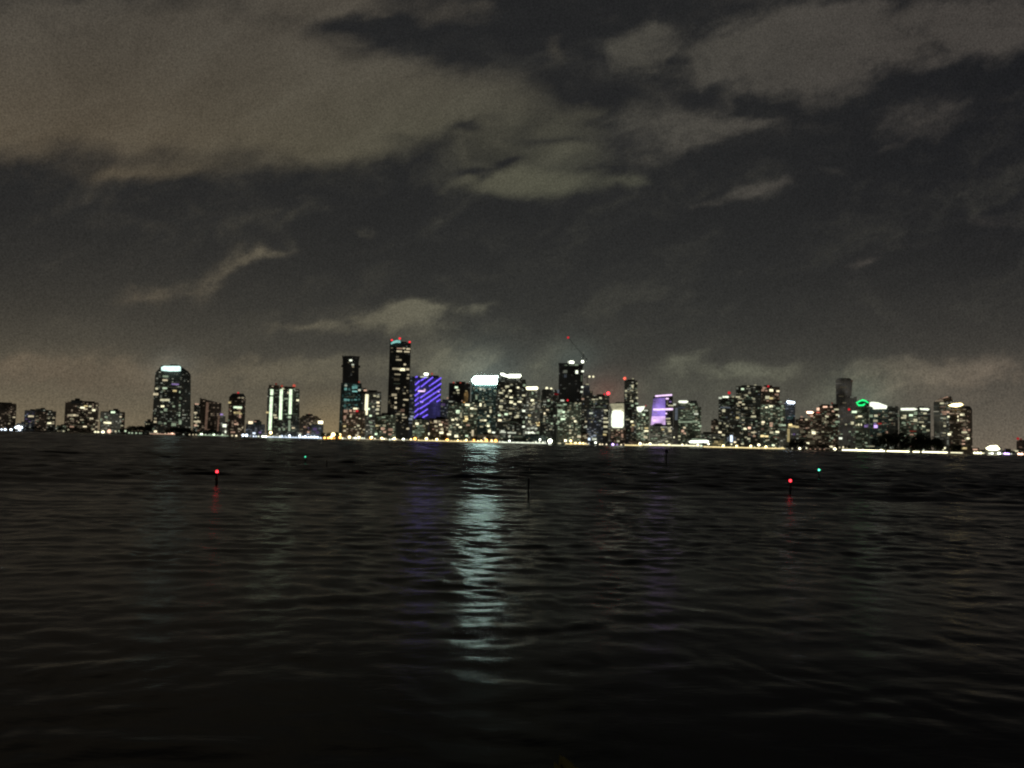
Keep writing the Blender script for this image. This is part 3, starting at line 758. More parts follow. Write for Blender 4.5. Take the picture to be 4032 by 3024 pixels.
# the middle gap and the right-hand group
t = T('low dim block in the gap left of the cluster of dark towers', 'the low dim block in the gap', 2756, 2830, 1708, 2, 'grey', aspect=0.5)
t.wins('2812,1725,9,8,c3;2790,1720,9,6,s1;2770,1716,8,6,s1')
t = T('small brownish hazy block against the left dark tower', 'the small brownish hazy block', 2800, 2832, 1656, 2, 'brown')
t.rand(7, 2802, 2830, 1665, 1735, ('p1', 'w1', 'c1'))
t = T('dark tower with a red lamp and white lit rooftop edge', 'the dark tower with a white rooftop edge', 2829, 2898, 1565, 1, 'dark', rot=0.05)
t.beacon(2871, 1547, 'r3', 14)
t.wins('2836,1567,13,9,W3;2857,1563,26,8,W4;2886,1562,10,8,c2;2885,1577,9,10,s1;2866,1585,14,6,s1;2850,1604,30,6,b1;2869,1605,14,6,b1;2850,1617,12,12,c3;2835,1666,9,10,c2;2854,1668,9,6,c2;2864,1677,10,9,c2;2823,1685,11,10,c2;2835,1702,13,8,c4;2848,1713,13,7,c4;2860,1643,10,8,b0').rand(26, 2832, 2896, 1580, 1735, ('b0', 'c1', 's1', 'w1', 'W1', 'c0'))
t.bar('light_strip', 2880, 1714, 2880, 1740, 10, 'b4')
t.wins('2868,1728,12,18,b1;2892,1728,12,18,b1;2894,1741,10,7,c4;2880,1749,10,6,c3')
t = T('broad dark square topped tower in the right hand cluster', 'the broad square topped tower', 2898, 2998, 1521, 2, 'dark', rot=-0.04, aspect=0.6)
t.vol('plant_room', 2952, 2998, 1518, 1524, 'black', roof=False)
t.wins('2924,1532,12,8,c4;2946,1521,9,5,c2;2974,1516,9,6,c2;2905,1563,18,7,c3;2914,1569,14,6,c2;2938,1556,12,9,c2;2951,1547,10,7,c2;2914,1584,14,8,w3;2927,1592,11,7,c3;2904,1590,11,8,c2;2967,1570,12,8,c2;2970,1582,12,8,c1;2937,1607,12,10,c2;2905,1624,14,10,c1;2967,1617,9,10,c1;2967,1626,9,8,c2;2904,1645,13,9,c4;2967,1640,20,8,c4;2960,1644,12,6,c2;2926,1654,11,7,c2;2934,1688,13,9,c4;2951,1686,11,12,p4;2968,1703,22,7,w3;2950,1710,9,12,p1;2970,1717,11,8,p2;2948,1728,12,7,c3;2937,1722,10,6,c2;2923,1748,11,7,c4;2900,1755,14,8,y4').rand(54, 2902, 2992, 1535, 1750, ('b0', 'c1', 's1', 'w1', 'c1', 'w2', 's2'))
t = T('dark tower with a low red lamp and large bright upper rooms', 'the tower with large bright upper rooms', 2996, 3070, 1524, 1, 'brown', rot=0.06, aspect=0.7)
t.vol('lower_block', 2994, 3092, 1592, None, 'green', roof=False, fwd=8)
t.beacon(3025, 1521, 'r3', 10)
t.wins('3008,1528,12,12,p2;3004,1537,12,9,p2;3018,1538,9,6,p2;3037,1537,15,11,c4;3063,1540,12,8,c4;3058,1553,16,7,p2;3022,1565,17,14,c4;3037,1568,18,9,c4;3023,1578,10,6,p2;3036,1600,14,10,c4;3018,1604,11,7,c4;3063,1608,16,7,s2;3081,1601,10,14,s2;3077,1614,10,9,s2;3078,1630,9,16,s1;3079,1650,10,14,s2;3038,1630,11,7,s2;3006,1632,11,7,s1;3005,1662,12,9,w4;3003,1670,10,6,w3;3037,1668,12,10,p3;3036,1677,11,8,p3;3038,1703,14,9,c4;3061,1701,15,9,c4;3002,1689,11,9,p1;3010,1717,32,9,y4;3085,1707,10,8,s3;3063,1724,12,8,p1;3050,1722,10,8,p1;3077,1747,13,9,c4;2988,1751,14,10,c4;3045,1753,12,8,c4;3017,1735,8,6,c2;3078,1672,24,7,s3;3060,1655,10,10,s1').rand(50, 2998, 3088, 1545, 1750, ('s1', 's1', 'c1', 'w1', 'c2', 's2', 'p1'))
t = T('blue dark slab with a short white sign at its top right', 'the blue slab with a short white sign', 3088, 3131, 1582, 2, 'blue', aspect=0.6, roof=False)
t.panel('roof_sign', [(3099, 1578), (3126, 1581), (3131, 1585), (3126, 1590), (3104, 1589), (3099, 1584)], 'b5', proud=1)
t.wins('3110,1598,30,6,b0;3115,1608,24,6,b0;3110,1645,24,10,t0').rand(10, 3090, 3128, 1600, 1675, ('b0', 'b1', 't0'))
t = T('low block with a yellow lit top floor under the blue slab', 'the low block with a yellow lit top floor', 3068, 3146, 1672, 0, 'grey', aspect=0.6)
t.wins('3083,1674,22,8,s3;3112,1673,14,10,y4;3124,1679,18,9,y3;3139,1681,14,9,y3;3110,1681,14,7,y2;3073,1676,12,7,s2;3085,1690,22,8,s1;3100,1720,8,6,s1;3126,1710,11,9,l1')
t.bar('light_strip', 3105, 1688, 3104, 1740, 9, 'y2')
# brown stepped complex
t = T('lowest brown step of the terraced complex at its left', 'the lowest brown terraced block', 3132, 3200, 1652, 1, 'brown', rot=0.05)
t.wins('3157,1641,10,6,p2;3156,1653,9,6,p2;3176,1652,12,8,w3;3194,1638,11,8,p3;3196,1690,9,8,r0;3218,1688,12,7,w3;3160,1700,20,10,w1;3180,1715,14,8,w1').rand(18, 3136, 3198, 1662, 1745, ('p1', 'w1', 's1', 'p2', 'p0'))
t = T('middle brown step of the terraced complex with white roof lamp', 'the middle brown terraced block', 3180, 3236, 1628, 0, 'brown', rot=-0.04)
t.panel('roof_sign', [(3176, 1620), (3198, 1620), (3204, 1624), (3198, 1628), (3178, 1627)], 'p5', proud=1.5)
t.wins('3196,1638,11,8,p3;3223,1624,11,6,R3;3204,1704,15,13,c4;3200,1696,12,10,c2;3190,1718,22,14,w1;3222,1722,22,12,w1;3195,1742,26,18,w0;3181,1745,12,7,c4;3240,1700,10,6,c2').rand(20, 3182, 3234, 1640, 1745, ('s1', 'w1', 'p1', 'c2', 'p0'))
t = T('highest brown step of the terraced complex with peach lamps', 'the highest brown terraced block', 3224, 3300, 1600, 1, 'brown', rot=0.04)
t.vol('plant_room', 3228, 3256, 1596, 1602, 'brown', roof=False); t.vol('stair_tower', 3276, 3300, 1590, 1602, 'black', roof=False)
t.wins('3221,1611,12,13,p4;3219,1624,10,6,R3;3249,1602,17,7,p4;3273,1602,9,7,p3;3293,1612,18,7,c3;3280,1619,10,7,p3;3256,1639,13,10,c3;3262,1630,14,7,p2;3297,1634,12,7,c3;3303,1639,11,9,W4;3254,1662,18,9,c2;3240,1658,24,10,w1;3297,1661,18,9,s2;3238,1648,14,12,w1;3282,1677,16,8,s2;3302,1698,14,7,s2;3276,1726,12,7,s2;3310,1726,14,9,W4;3272,1759,13,8,c4;3287,1767,13,9,c4').rand(36, 3228, 3318, 1612, 1750, ('s1', 'w1', 'p1', 's1', 'c2', 's2', 'p0'))
t.beacon(3276, 1588, 'R1', 9)
t = T('tall hazy grey brown tower flaring at its top', 'the tall hazy flared tower', 3290, 3357, 1497, 4, 'haze', 'oct', aspect=0.9, taper=(3297, 3338), roof=False)
t.vol('crown', 3298, 3346, 1488, 1497, 'haze', 'oct', aspect=0.9, taper=(3290, 3357), roof=False)
t.wins('3355,1500,8,8,p0;3320,1525,30,5,w0;3312,1560,20,5,w0;3325,1586,14,5,w1')
t = T('pale grey slab behind and right of the hazy flared tower', 'the pale grey slab behind', 3340, 3374, 1564, 4, 'haze', aspect=0.7)
t.wins('3355,1563,14,9,W1;3350,1600,10,6,s0')
t = T('dark tower crowned by a glowing green ring', 'the green ringed tower', 3368, 3424, 1598, 2, 'green', 'round', aspect=0.9, roof=False)
t.vol('crown', 3376, 3422, 1577, 1599, 'black', 'round', aspect=0.9, roof=False)
for pts in ([(3370, 1585), (3383, 1578), (3396, 1572), (3408, 1575), (3422, 1585), (3418, 1587), (3406, 1581), (3396, 1578), (3386, 1582), (3376, 1587)],
            [(3372, 1588), (3377, 1588), (3384, 1593), (3394, 1593), (3404, 1589), (3409, 1590), (3400, 1598), (3382, 1599)]):
    t.panel('green_ring', pts, 'g4', proud=2)
t.wins('3372,1643,10,9,c4;3386,1640,14,8,c4;3364,1622,22,10,c4;3356,1666,13,14,c3;3386,1672,12,9,c4;3375,1673,11,7,c2;3331,1671,9,7,c2;3374,1700,14,7,s2;3346,1700,9,6,s2;3357,1714,14,7,s1;3410,1678,16,11,l2;3416,1673,12,8,l1').rand(26, 3340, 3420, 1612, 1760, ('s1', 's1', 'c1', 'c2', 's0'))
t.beacon(3343, 1612, 'r3', 11)
t = T('dark teal block below the slanted white sign', 'the teal block under the slanted white sign', 3424, 3532, 1603, 1, 'teal', rot=0.03, aspect=0.6, roof=False)
t.vol('side_wing', 3495, 3536, 1599, None, 'dark', roof=False, fwd=4)
t.panel('roof_sign', [(3425, 1584), (3438, 1582), (3458, 1585), (3494, 1598), (3490, 1610), (3440, 1611), (3436, 1602), (3425, 1599)], 'W4', proud=3)
t.wins('3430,1638,16,12,s2;3449,1637,13,10,c3;3447,1657,16,11,c2;3448,1679,14,14,l4;3446,1668,10,8,l2;3465,1669,13,8,r2;3456,1667,10,7,R1;3427,1722,9,8,s1;3410,1744,10,7,s2;3430,1600,9,8,s1;3497,1702,20,9,p2;3487,1727,14,9,c4;3495,1718,14,7,p2;3516,1736,14,10,c4;3491,1752,16,15,W4;3513,1760,17,14,W4;3465,1744,16,7,c2;3463,1710,18,10,w1;3516,1725,12,8,p2;3430,1757,30,5,c2;3416,1757,14,5,s2').rand(40, 3428, 3530, 1615, 1765, ('s1', 't0', 'w1', 's1', 'c2', 'p1'))
t = T('block with a long white sign band right of the teal block', 'the block with a long white sign band', 3540, 3616, 1614, 0, 'green', aspect=0.6, roof=False)
t.vol('roof_edge', 3536, 3560, 1604, 1614, 'haze', roof=False)
t.panel('roof_sign', [(3547, 1607), (3600, 1606), (3613, 1611), (3600, 1616), (3548, 1616)], 'W4', proud=1.5)
t.wins('3562,1637,13,8,c3;3558,1645,18,8,c3;3587,1635,14,9,c4;3605,1627,12,16,s2;3604,1655,14,14,c3;3558,1666,14,8,s2;3538,1637,11,10,s1;3594,1698,26,6,R1;3590,1712,14,9,p2;3610,1730,12,8,p2;3608,1738,10,7,p2;3582,1757,34,6,p2;3570,1724,10,6,p1').rand(22, 3542, 3612, 1625, 1760, ('s1', 'c1', 's2', 's1', 'p1'))
t = T('narrow block with a short white sign under a dark roof', 'the narrow block with a short white sign', 3612, 3664, 1606, 1, 'dark', aspect=0.7)
t.panel('roof_sign', [(3622, 1607), (3655, 1608), (3661, 1612), (3655, 1616), (3624, 1613)], 'W4', proud=1.5)
t.wins('3642,1628,12,8,c3;3644,1649,14,7,c1;3628,1662,18,8,c2;3637,1677,10,8,c4;3654,1695,11,9,c2;3632,1683,22,8,s1;3640,1700,16,9,s1').rand(14, 3616, 3660, 1620, 1740, ('s1', 'c1', 'w1', 'c2'))
t = T('dome topped tower with a slanted pink roof line', 'the tower with a slanted pink roof line', 3676, 3750, 1582, 2, 'grey', 'bow', aspect=0.7, roof=False)
t.vol('dome', 3694, 3746, 1564, 1582, 'brown', 'bow', aspect=0.7, taper=(3676, 3752), roof=False, roof_fn=(1574, 1562))
t.bar('roof_line', 3701, 1575, 3733, 1562, 5, 'p2')
t.wins('3709,1588,13,8,c3;3712,1602,20,5,p1;3699,1620,16,9,c3;3718,1622,20,8,p2;3719,1630,16,6,p2;3735,1622,14,8,p3;3737,1641,15,7,c4;3696,1655,15,9,c4;3718,1648,10,6,c2;3719,1664,9,6,c2;3720,1677,10,8,c3;3718,1705,12,6,c2').rand(16, 3680, 3745, 1600, 1730, ('s1', 'c1', 'w1', 's1'))
t = T('rounded dark tower with a glowing amber crown', 'the tower with an amber crown', 3738, 3828, 1610, 1, 'brown', 'oct', aspect=0.8, roof=False)
t.vol('crown', 3752, 3818, 1598, 1610, 'black', 'oct', aspect=0.8, taper=(3740, 3828), roof=False)
t.panel('crown_light', [(3734, 1597), (3752, 1589), (3785, 1587), (3793, 1594), (3782, 1599), (3764, 1603), (3750, 1601)], 'y5', proud=3)
t.wins('3789,1633,15,8,w4;3763,1640,11,9,w4;3763,1655,12,9,w4;3790,1656,20,6,w2;3738,1710,14,11,c4;3744,1702,12,8,c2;3797,1702,19,8,c4;3798,1694,12,7,p2;3815,1693,12,8,p2;3812,1726,14,9,c4;3794,1735,11,7,p2;3793,1749,12,8,p3;3814,1661,12,6,p1;3795,1674,16,6,w1;3764,1621,18,8,w1;3794,1765,24,9,c4').rand(26, 3744, 3824, 1615, 1765, ('p1', 'w1', 'w1', 'p0', 'c2'))
t = T('low hall glowing white on the far right shore', 'the low white glowing hall', 3878, 3944, 1763, 0, 'grey', aspect=0.5)
t.panel('lit_roof', [(3882, 1764), (3900, 1755), (3925, 1754), (3938, 1768), (3925, 1773), (3893, 1772)], 'c5', proud=1)
t.wins('3840,1770,22,8,p3;3860,1775,12,6,p1')
t = T('low brown building with a red lamp at the right edge', 'the low building at the right edge', 4002, 4100, 1738, 2, 'brown')
t.beacon(4008, 1727, 'r2', 12); t.beacon(4020, 1729, 'R1', 9)
t.wins('4000,1776,22,8,c3;4018,1760,12,6,p1')

# low dark sheds and infill along the foot of the skyline
for lab, ref, x0, x1, yt, lay, mt in (
        ('low dark shed behind the white shore floodlights', None, 66, 100, 1668, 0, 'dark'),
        ('low dark green house left of the broad dark block', None, 222, 260, 1676, 0, 'green'),
        ('small dim block left of the white crowned tower', None, 570, 600, 1660, 2, 'dark'),
        ('low dark terrace beneath the slanted roof slab', None, 800, 872, 1700, 0, 'black'),
        ('low house tucked beside the slim brown tower', None, 872, 904, 1668, 2, 'grey'),
        ('small orange lit waterfront house in the sky gap', None, 1272, 1350, 1712, 0, 'brown'),
        ('dark infill block behind the tallest tower foot', None, 1600, 1628, 1640, 2, 'dark'),
        ('low lit podium below the broad shouldered tower', None, 1880, 1968, 1712, 0, 'grey'),
        ('low lit podium below the pale slab with straight sign', None, 2068, 2150, 1716, 0, 'teal'),
        ('low warm podium below the unfinished black tower', None, 2284, 2316, 1708, 0, 'brown'),
        ('low shop row below the short triangular sign block', None, 2476, 2560, 1736, 0, 'brown'),
        ('low dark house beneath the yellow lit floor', None, 3110, 3170, 1730, 0, 'black'),
        ('low dark house row on the right hand shore', None, 3826, 3882, 1772, 1, 'brown'),
        ('low shed between the glowing hall and right edge', None, 3944, 4000, 1776, 1, 'dark')):
    t = T(lab, ref, x0, x1, yt, lay, mt, name='low_building', aspect=0.6)
    t.rand(4 if x1 - x0 > 40 else 2, x0 + 2, x1 - 2, yt + 6, yt + 28, ('w2', 'c2', 'w1'))

# ------------------------------------------------------------------ tower cranes
def crane(label, px, y_top, y_foot, tip, tail, lamps, Y):
    root = thing('tower_crane', label, 'crane', at(px, y_foot, Y))
    def put(o):
        o.parent = root
        o.matrix_parent_inverse = Matrix.Translation(-root.location)
        return o
    A, B = at(px, y_foot, Y), at(px, y_top, Y)
    w = 1.3
    bm = bmesh.new()
    for sx in (-1, 1):
        for sy in (-1, 1):
            bm_tube(bm, A + Vector((sx * w, sy * w, 0)), B + Vector((sx * w, sy * w, 0)), 0.22, 0.22, 5)
    n = max(3, int((B.z - A.z) / 4))
    for i in range(n):
        za, zb = A.z + (B.z - A.z) * i / n, A.z + (B.z - A.z) * (i + 1) / n
        s = 1 if i % 2 else -1
        for sy in (-1, 1):
            bm_tube(bm, (A.x - s * w, Y + sy * w, za), (A.x + s * w, Y + sy * w, zb), 0.14, 0.14, 4)
    put(mesh_obj('mast', bm, M_METAL))
    piv = A.lerp(B, 0.80)
    tp, tl = at(tip[0], tip[1], Y), at(tail[0], tail[1], Y)
    for nm, e in (('jib', tp), ('counter_jib', tl)):
        bm = bmesh.new()
        d = (e - piv)
        up = Vector((0, 0, 1.6))
        for q in (Vector((0, -0.8, 0)), Vector((0, 0.8, 0)), up):
            bm_tube(bm, piv + q, e + q * 0.5, 0.2, 0.14, 5)
        k = max(3, int(d.length / 4))
        for i in range(k):
            bm_tube(bm, piv + d * (i / k) + Vector((0, -0.8, 0)), piv + d * ((i + 0.5) / k) + up * (1 - 0.5 * i / k), 0.1, 0.1, 4)
        put(mesh_obj(nm, bm, M_METAL))
    bm = bmesh.new()
    bm_tube(bm, B, tp, 0.08, 0.08, 4)
    bm_tube(bm, B, tl, 0.08, 0.08, 4)
    put(mesh_obj('stay', bm, M_METAL))
    bm = bmesh.new()
    bm_box(bm, tl + Vector((0, 0, -1.2)), (3.0, 2.0, 2.6))
    put(mesh_obj('counterweight', bm, M_METAL))
    bm = bmesh.new()
    bm_box(bm, piv + Vector((1.2, -1.8, 0.4)), (1.8, 1.6, 2.2))
    put(mesh_obj('cab', bm, M_METAL))
    for lx, ly, key, r in lamps:
        bm = bmesh.new()
        bmesh.ops.create_icosphere(bm, subdivisions=2, radius=r, matrix=Matrix.Translation(at(lx, ly, Y)))
        put(mesh_obj('lamp', bm, em(key), smooth=True))


Yc = shore_d(2296) + 45 + 2 * 75 + 30
crane('luffing crane on the black tower with a red lamp at its tip', 2296, 1392, 1440, (2237, 1329), (2309, 1412), [(2237, 1329, 'r3', 3.0), (2297, 1389, 'W1', 2.0), (2294, 1424, 'W5', 3.4)], Yc)
crane('flat crane with two white lamps right of the black tower', 2313, 1474, 1520, (2342, 1484), (2302, 1484), [(2321, 1483, 'c4', 2.5), (2336, 1483, 'c4', 2.6)], shore_d(2313) + 45 + 75 + 12)


# ------------------------------------------------------------------ the far shore
def near_ref(px):
    best = None
    for x0, x1, ref, lay in REFS:
        d = abs((x0 + x1) / 2 - px) + lay * 9
        if best is None or d < best[0]: best = (d, ref)
    return best[1]


# land: one sheet from the waterline to the horizon
bm = bmesh.new()
xs = list(range(-1600, 5700, 100))
fr = [at(px, 1683 + 0.0239 * px + 14, shore_d(px)) for px in xs]
rows = []
for off, z in ((0, -2.0), (0.4, 1.2), (30, 2.0), (600, 2.2), (3000, 3.0), (12000, 4.0)):
    rows.append([bm.verts.new((p.x * (1 + off / 2300.0), p.y + off, z)) for p in fr])
for ra, rb in zip(rows, rows[1:]):
    for i in range(len(ra) - 1): bm.faces.new((ra[i], ra[i + 1], rb[i + 1], rb[i]))
land = mesh_obj('ground', bm, M_LAND)
tag(land, kind='structure')
bm = bmesh.new()
for a, b in zip(fr, fr[1:]):
    d = Vector((b.x - a.x, b.y - a.y, 0))
    bm_box(bm, Vector(((a.x + b.x) / 2, (a.y + b.y) / 2 - 0.6, 0.4)), (d.length + 0.02, 1.1, 2.6), 0, math.atan2(d.y, d.x))
sw = mesh_obj('seawall', bm, M_WALL)
tag(sw, kind='structure')


# shore lamps ---------------------------------------------------------
_lm = {}


def lamp_mesh(key, r):
    k = (key, r)
    if k not in _lm:
        bm = bmesh.new()
        bm_tube(bm, (0, 0, -6.0), (0, 0, 0), 0.16, 0.10, 6, 0)
        bm_box(bm, (0, 0, r * 0.95 + 0.1), (r * 0.8, r * 0.8, 0.25), 0)
        rr = bmesh.ops.create_icosphere(bm, subdivisions=2, radius=r)
        for v in rr['verts']:
            for fc in v.link_faces: fc.material_index = 1
        me = bpy.data.meshes.new('street_lamp')
        bm.to_mesh(me)
        bm.free()
        me.materials.append(M_METAL)
        me.materials.append(em(key))
        _lm[k] = me
    return _lm[k]


CNAME = {'W': 'white', 'w': 'warm white', 'c': 'cream', 'y': 'yellow', 'o': 'orange', 'b': 'bluish white', 'l': 'lilac', 'r': 'red', 'p': 'peach', 's': 'pale green white'}
LAMPS = {}


def lamp(px, py, key='w4', r=2.4, big=False):
    Y = shore_d(px) + random.uniform(6, 26)
    P = at(px, py, Y)
    P.z = max(P.z, GROUND_Z + 1.0)
    r = round(r * 0.72, 2)
    o = bpy.data.objects.new('street_lamp', lamp_mesh(key, r))
    o.location = P
    link(o)
    ref = near_ref(px)
    lab = ('large ' if big else '') + CNAME[key[0]] + ' shore lamp below ' + ref
    LAMPS.setdefault(lab, []).append(o)


def lamps(s):
    for item in s.replace('\n', ' ').split(';'):
        a = [q.strip() for q in item.split(',')]
        if len(a) < 2: continue
        lamp(float(a[0]), float(a[1]), a[2] if len(a) > 2 else 'w4', float(a[3]) if len(a) > 3 else 2.4, len(a) > 4)


lamps('''6,1697,b5,3;20,1697,b5,4.4;43,1697,b5,4.4;77,1698,b5,4;63,1683,b5,4;72,1682,b6,5,B;84,1683,b5,4.4;118,1683,W2,3;222,1687,W2,3;
250,1698,c3,3;268,1692,c3,3;375,1703,c4,4;386,1703,c4,4;405,1702,c5,4.6;430,1698,p4,6.5,B;455,1698,c3,3;470,1697,s3,3;494,1697,s4,3;508,1711,s3,3;520,1711,s3,3;536,1711,s3,3;548,1712,s3,3;556,1711,s2,3;
592,1713,w3,2.6;604,1712,w4,2.6;620,1712,w4,2.6;634,1713,w4,2.6;650,1713,w4,2.6;664,1712,p4,3.4;676,1711,p5,4.4;684,1713,p4,3.2;722,1716,W2,2.4;746,1717,w3,2.4;760,1716,w3,2.4;772,1716,w3,2.4;
793,1714,s5,4.6;808,1717,s4,3;824,1718,s3,3;842,1712,s5,3.2;838,1718,s4,3;856,1717,s3,3;876,1713,s4,3;885,1718,s3,3;914,1721,w3,3;930,1721,w4,3;
957,1714,b5,3.4;971,1714,b5,3.4;985,1719,b3,2.6;998,1722,b4,2.6;1008,1722,b4,2.6;1018,1723,W4,2.6;1034,1723,W5,3;1046,1724,W5,3.4;1055,1722,y4,3.4;1066,1704,y5,4.2,B;1062,1717,y3,3;1075,1722,W4,3;1087,1723,W3,2.6;1102,1723,W5,3;1110,1717,b4,3;
1123,1717,b3,2.6;1128,1724,b4,2.6;1140,1716,b5,3;1154,1725,b4,2.6;1166,1723,b4,2.6;1180,1717,b5,3;1192,1723,b5,3.4;1202,1720,b5,3.4;1215,1724,b5,3.4;1226,1722,b5,3.4;1238,1722,b5,3.6;1250,1723,b5,3.4;1262,1725,b4,3;
1280,1711,w5,3.4;1278,1727,o5,3;1292,1727,o5,3.2;1304,1722,y5,4;1312,1711,y5,5.6,B;1305,1731,o5,3;1316,1726,o4,3;1338,1712,y5,3.6;1339,1722,o5,3.8;1349,1726,W4,3;1358,1727,W3,2.6;1376,1721,y5,4;1392,1726,W4,3;1400,1726,W5,3.4;1413,1723,y5,3.8;1410,1729,W4,3;1425,1726,W4,3;1434,1727,W4,3;1460,1724,o5,3.8;1464,1722,w5,3;1476,1728,w4,3;
1503,1727,y5,4;1512,1732,w5,3;1520,1728,c3,2.6;1535,1732,W4,2.6;1546,1731,W5,3;1553,1727,y5,4;1562,1731,w4,2.6;1588,1731,W5,4;1602,1733,W3,2.6;1618,1731,y5,3;1634,1728,o5,4.4;1630,1734,y4,2.6;1648,1733,y4,2.6;1660,1733,y3,2.6;1679,1728,y5,4.4;1675,1734,w4,2.6;1690,1734,w3,2.4;1702,1734,y4,2.6;1720,1731,y5,4;1732,1735,w3,2.4;
1761,1733,o5,4.6;1778,1736,y4,2.6;1790,1736,y4,2.6;1803,1735,y5,3;1815,1736,y4,2.6;1827,1736,y4,3;1836,1733,y5,3;1856,1738,w4,2.6;1867,1733,o5,3.8;1882,1739,y5,3.4;1894,1736,y5,3.8;1909,1726,w4,3.6;1915,1734,o5,4.4;1905,1739,y4,3;1936,1735,y5,3.4;1952,1736,o5,4.6;
1968,1740,W4,3;1980,1740,W4,3;2006,1736,W5,3;2024,1744,b3,2.6;2040,1744,W4,2.6;2058,1743,W4,2.6;2080,1744,W4,2.6;2098,1744,W4,2.6;2126,1731,W5,3;2110,1740,W4,2.6;2124,1740,W4,2.6;2138,1741,W4,2.6;2147,1740,W3,2.6;2166,1737,W6,6.2,B;2200,1747,c3,2.6;2206,1747,c3,2.6;
2226,1735,w5,3.6;2247,1736,y5,3.6;2230,1748,y4,2.6;2248,1749,o5,3;2262,1747,y4,2.8;2267,1746,y5,3.8;2283,1746,y5,4;2296,1747,y5,3.6;2306,1747,w4,3;2318,1747,b3,2.6;2345,1743,W5,3;2362,1753,w4,3;2372,1753,w4,2.6;2388,1754,w4,2.6;2413,1753,l5,3.8;2430,1754,l3,2.8;2446,1754,w4,2.6''')
random.seed(21)
for x in range(2462, 2530, 8): lamp(x, 1755 + (x - 2462) * 0.02, 'y4', 2.3)
for x in range(2522, 2756, 9): lamp(x + random.uniform(-3, 3), 1749 + random.uniform(-2, 5) + (x - 2522) * 0.026, random.choice(('c5', 'c4', 'c5', 'y4')), random.choice((2.6, 3.0, 3.6, 4.2)))
for x in range(2756, 3096, 11): lamp(x + random.uniform(-3, 3), 1760 + random.uniform(-2.5, 1.5) + (x - 2756) * 0.014, random.choice(('y4', 'y4', 'c4', 'y3')), random.choice((2.2, 2.6)))
lamps('''2762,1755,s4,3.4;2790,1748,c5,3;2848,1755,y5,4.2;2880,1749,c4,3;2900,1757,y5,3.8;2956,1757,y5,4.2;2970,1764,s4,4;2988,1752,c5,4;3016,1759,y5,4;3022,1768,c4,3.4;3046,1754,c4,3.4;3052,1772,c4,3.6;3078,1764,y4,3;
3120,1767,c3,3;3149,1766,c5,4;3176,1764,c4,3.2;3190,1773,p2,2.6;3210,1773,p2,2.6;3228,1773,p2,2.6;3246,1775,p2,2.6;3273,1759,c4,3.4;3288,1768,c5,4;3306,1762,w3,3;3320,1761,w4,3;3334,1762,w3,3;3372,1768,c4,4;3398,1772,c4,3.4;3470,1774,c5,4.4;3600,1775,c3,3;3636,1773,W3,4;3720,1764,c4,3.6;3714,1772,c3,3;
3838,1786,c5,4;3850,1787,c5,4.4;3862,1789,c5,4.2;3874,1792,c4,3;3896,1788,W4,3.4;3906,1786,W5,4;3922,1791,W3,3;3934,1786,W5,5;3946,1789,W3,3;3958,1789,l5,4.4;3970,1791,l5,4.4;3982,1793,W3,3;4000,1776,c3,3;4012,1791,p5,4.4;4024,1792,p5,4.4;4040,1793,p4,4''')
for lab, os_ in LAMPS.items():
    for o in os_:
        tag(o, lab, 'street lamp', 'lamps: ' + lab if len(os_) > 1 else None)

# lit promenades: low quays whose fronts glow in one line --------------
def promenade(label, px0, py0, px1, py1, h, key):
    a, b = at(px0, py0, shore_d(px0) + 3), at(px1, py1, shore_d(px1) + 3)
    za = max(a.z, 2.6)
    root = thing('lit_promenade', label, 'promenade', ((a.x + b.x) / 2, (a.y + b.y) / 2, 1.0))
    d = Vector((b.x - a.x, b.y - a.y, 0))
    rz = math.atan2(d.y, d.x)
    c = Vector(((a.x + b.x) / 2, (a.y + b.y) / 2, 0))
    hh = h * c.y / F
    nrm = Vector((math.sin(rz), -math.cos(rz), 0))
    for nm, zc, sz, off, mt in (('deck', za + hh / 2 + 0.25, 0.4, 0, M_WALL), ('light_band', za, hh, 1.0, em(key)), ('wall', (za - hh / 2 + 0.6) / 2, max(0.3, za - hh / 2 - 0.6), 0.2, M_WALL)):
        bm = bmesh.new()
        bm_box(bm, Vector((c.x, c.y, zc)) + nrm * off, (d.length, 1.0 if nm == 'light_band' else 3.4, sz), 0, rz)
        o = mesh_obj(nm, bm, mt, root)
        o.matrix_parent_inverse = Matrix.Translation(-root.location)
    n = max(2, int(d.length / 28))
    for i in range(n):
        p = Vector((a.x, a.y, 0)) + d * (i / (n - 1))
        bm = bmesh.new()
        bm_box(bm, Vector((p.x, p.y, za + hh / 2 + 1.2)) + nrm * 1.2, (0.3, 0.3, 1.6), 0, rz)
        o = mesh_obj('bollard', bm, M_METAL, root)
        o.matrix_parent_inverse = Matrix.Translation(-root.location)


promenade('long straight white lit promenade under the green ringed tower', 3316, 1777, 3484, 1783, 5, 'c5')
promenade('middle stretch of white lit promenade left of a dark gap', 3492, 1783, 3580, 1786, 4.6, 'c5')
promenade('shortest stretch of white lit promenade between two dark gaps', 3594, 1785, 3620, 1786, 4.6, 'c5')
promenade('right stretch of white lit promenade under the short white sign', 3630, 1786, 3730, 1789, 4.6, 'c5')
promenade('fading end of white lit promenade below the amber crown tower', 3742, 1789, 3790, 1791, 5, 'c4')
promenade('amber lit promenade below the slim orange beacon tower', 2460, 1755, 2535, 1757, 3.6, 'y4')
promenade('broad brilliant white lit promenade below the violet tower', 2530, 1751, 2752, 1755, 5, 'c4')
promenade('thin yellow lit promenade below the dark right hand towers', 2770, 1762, 3090, 1768, 3.5, 'y4')
promenade('bluish white lit quay below the tower with white strips', 1050, 1725, 1268, 1728, 3.0, 'b4')
promenade('dim warm lit quay below the tallest tower', 1352, 1729, 1640, 1735, 2.2, 'w3')
promenade('amber lit quay below the amber patched tower', 1650, 1736, 1962, 1741, 2.8, 'y4')
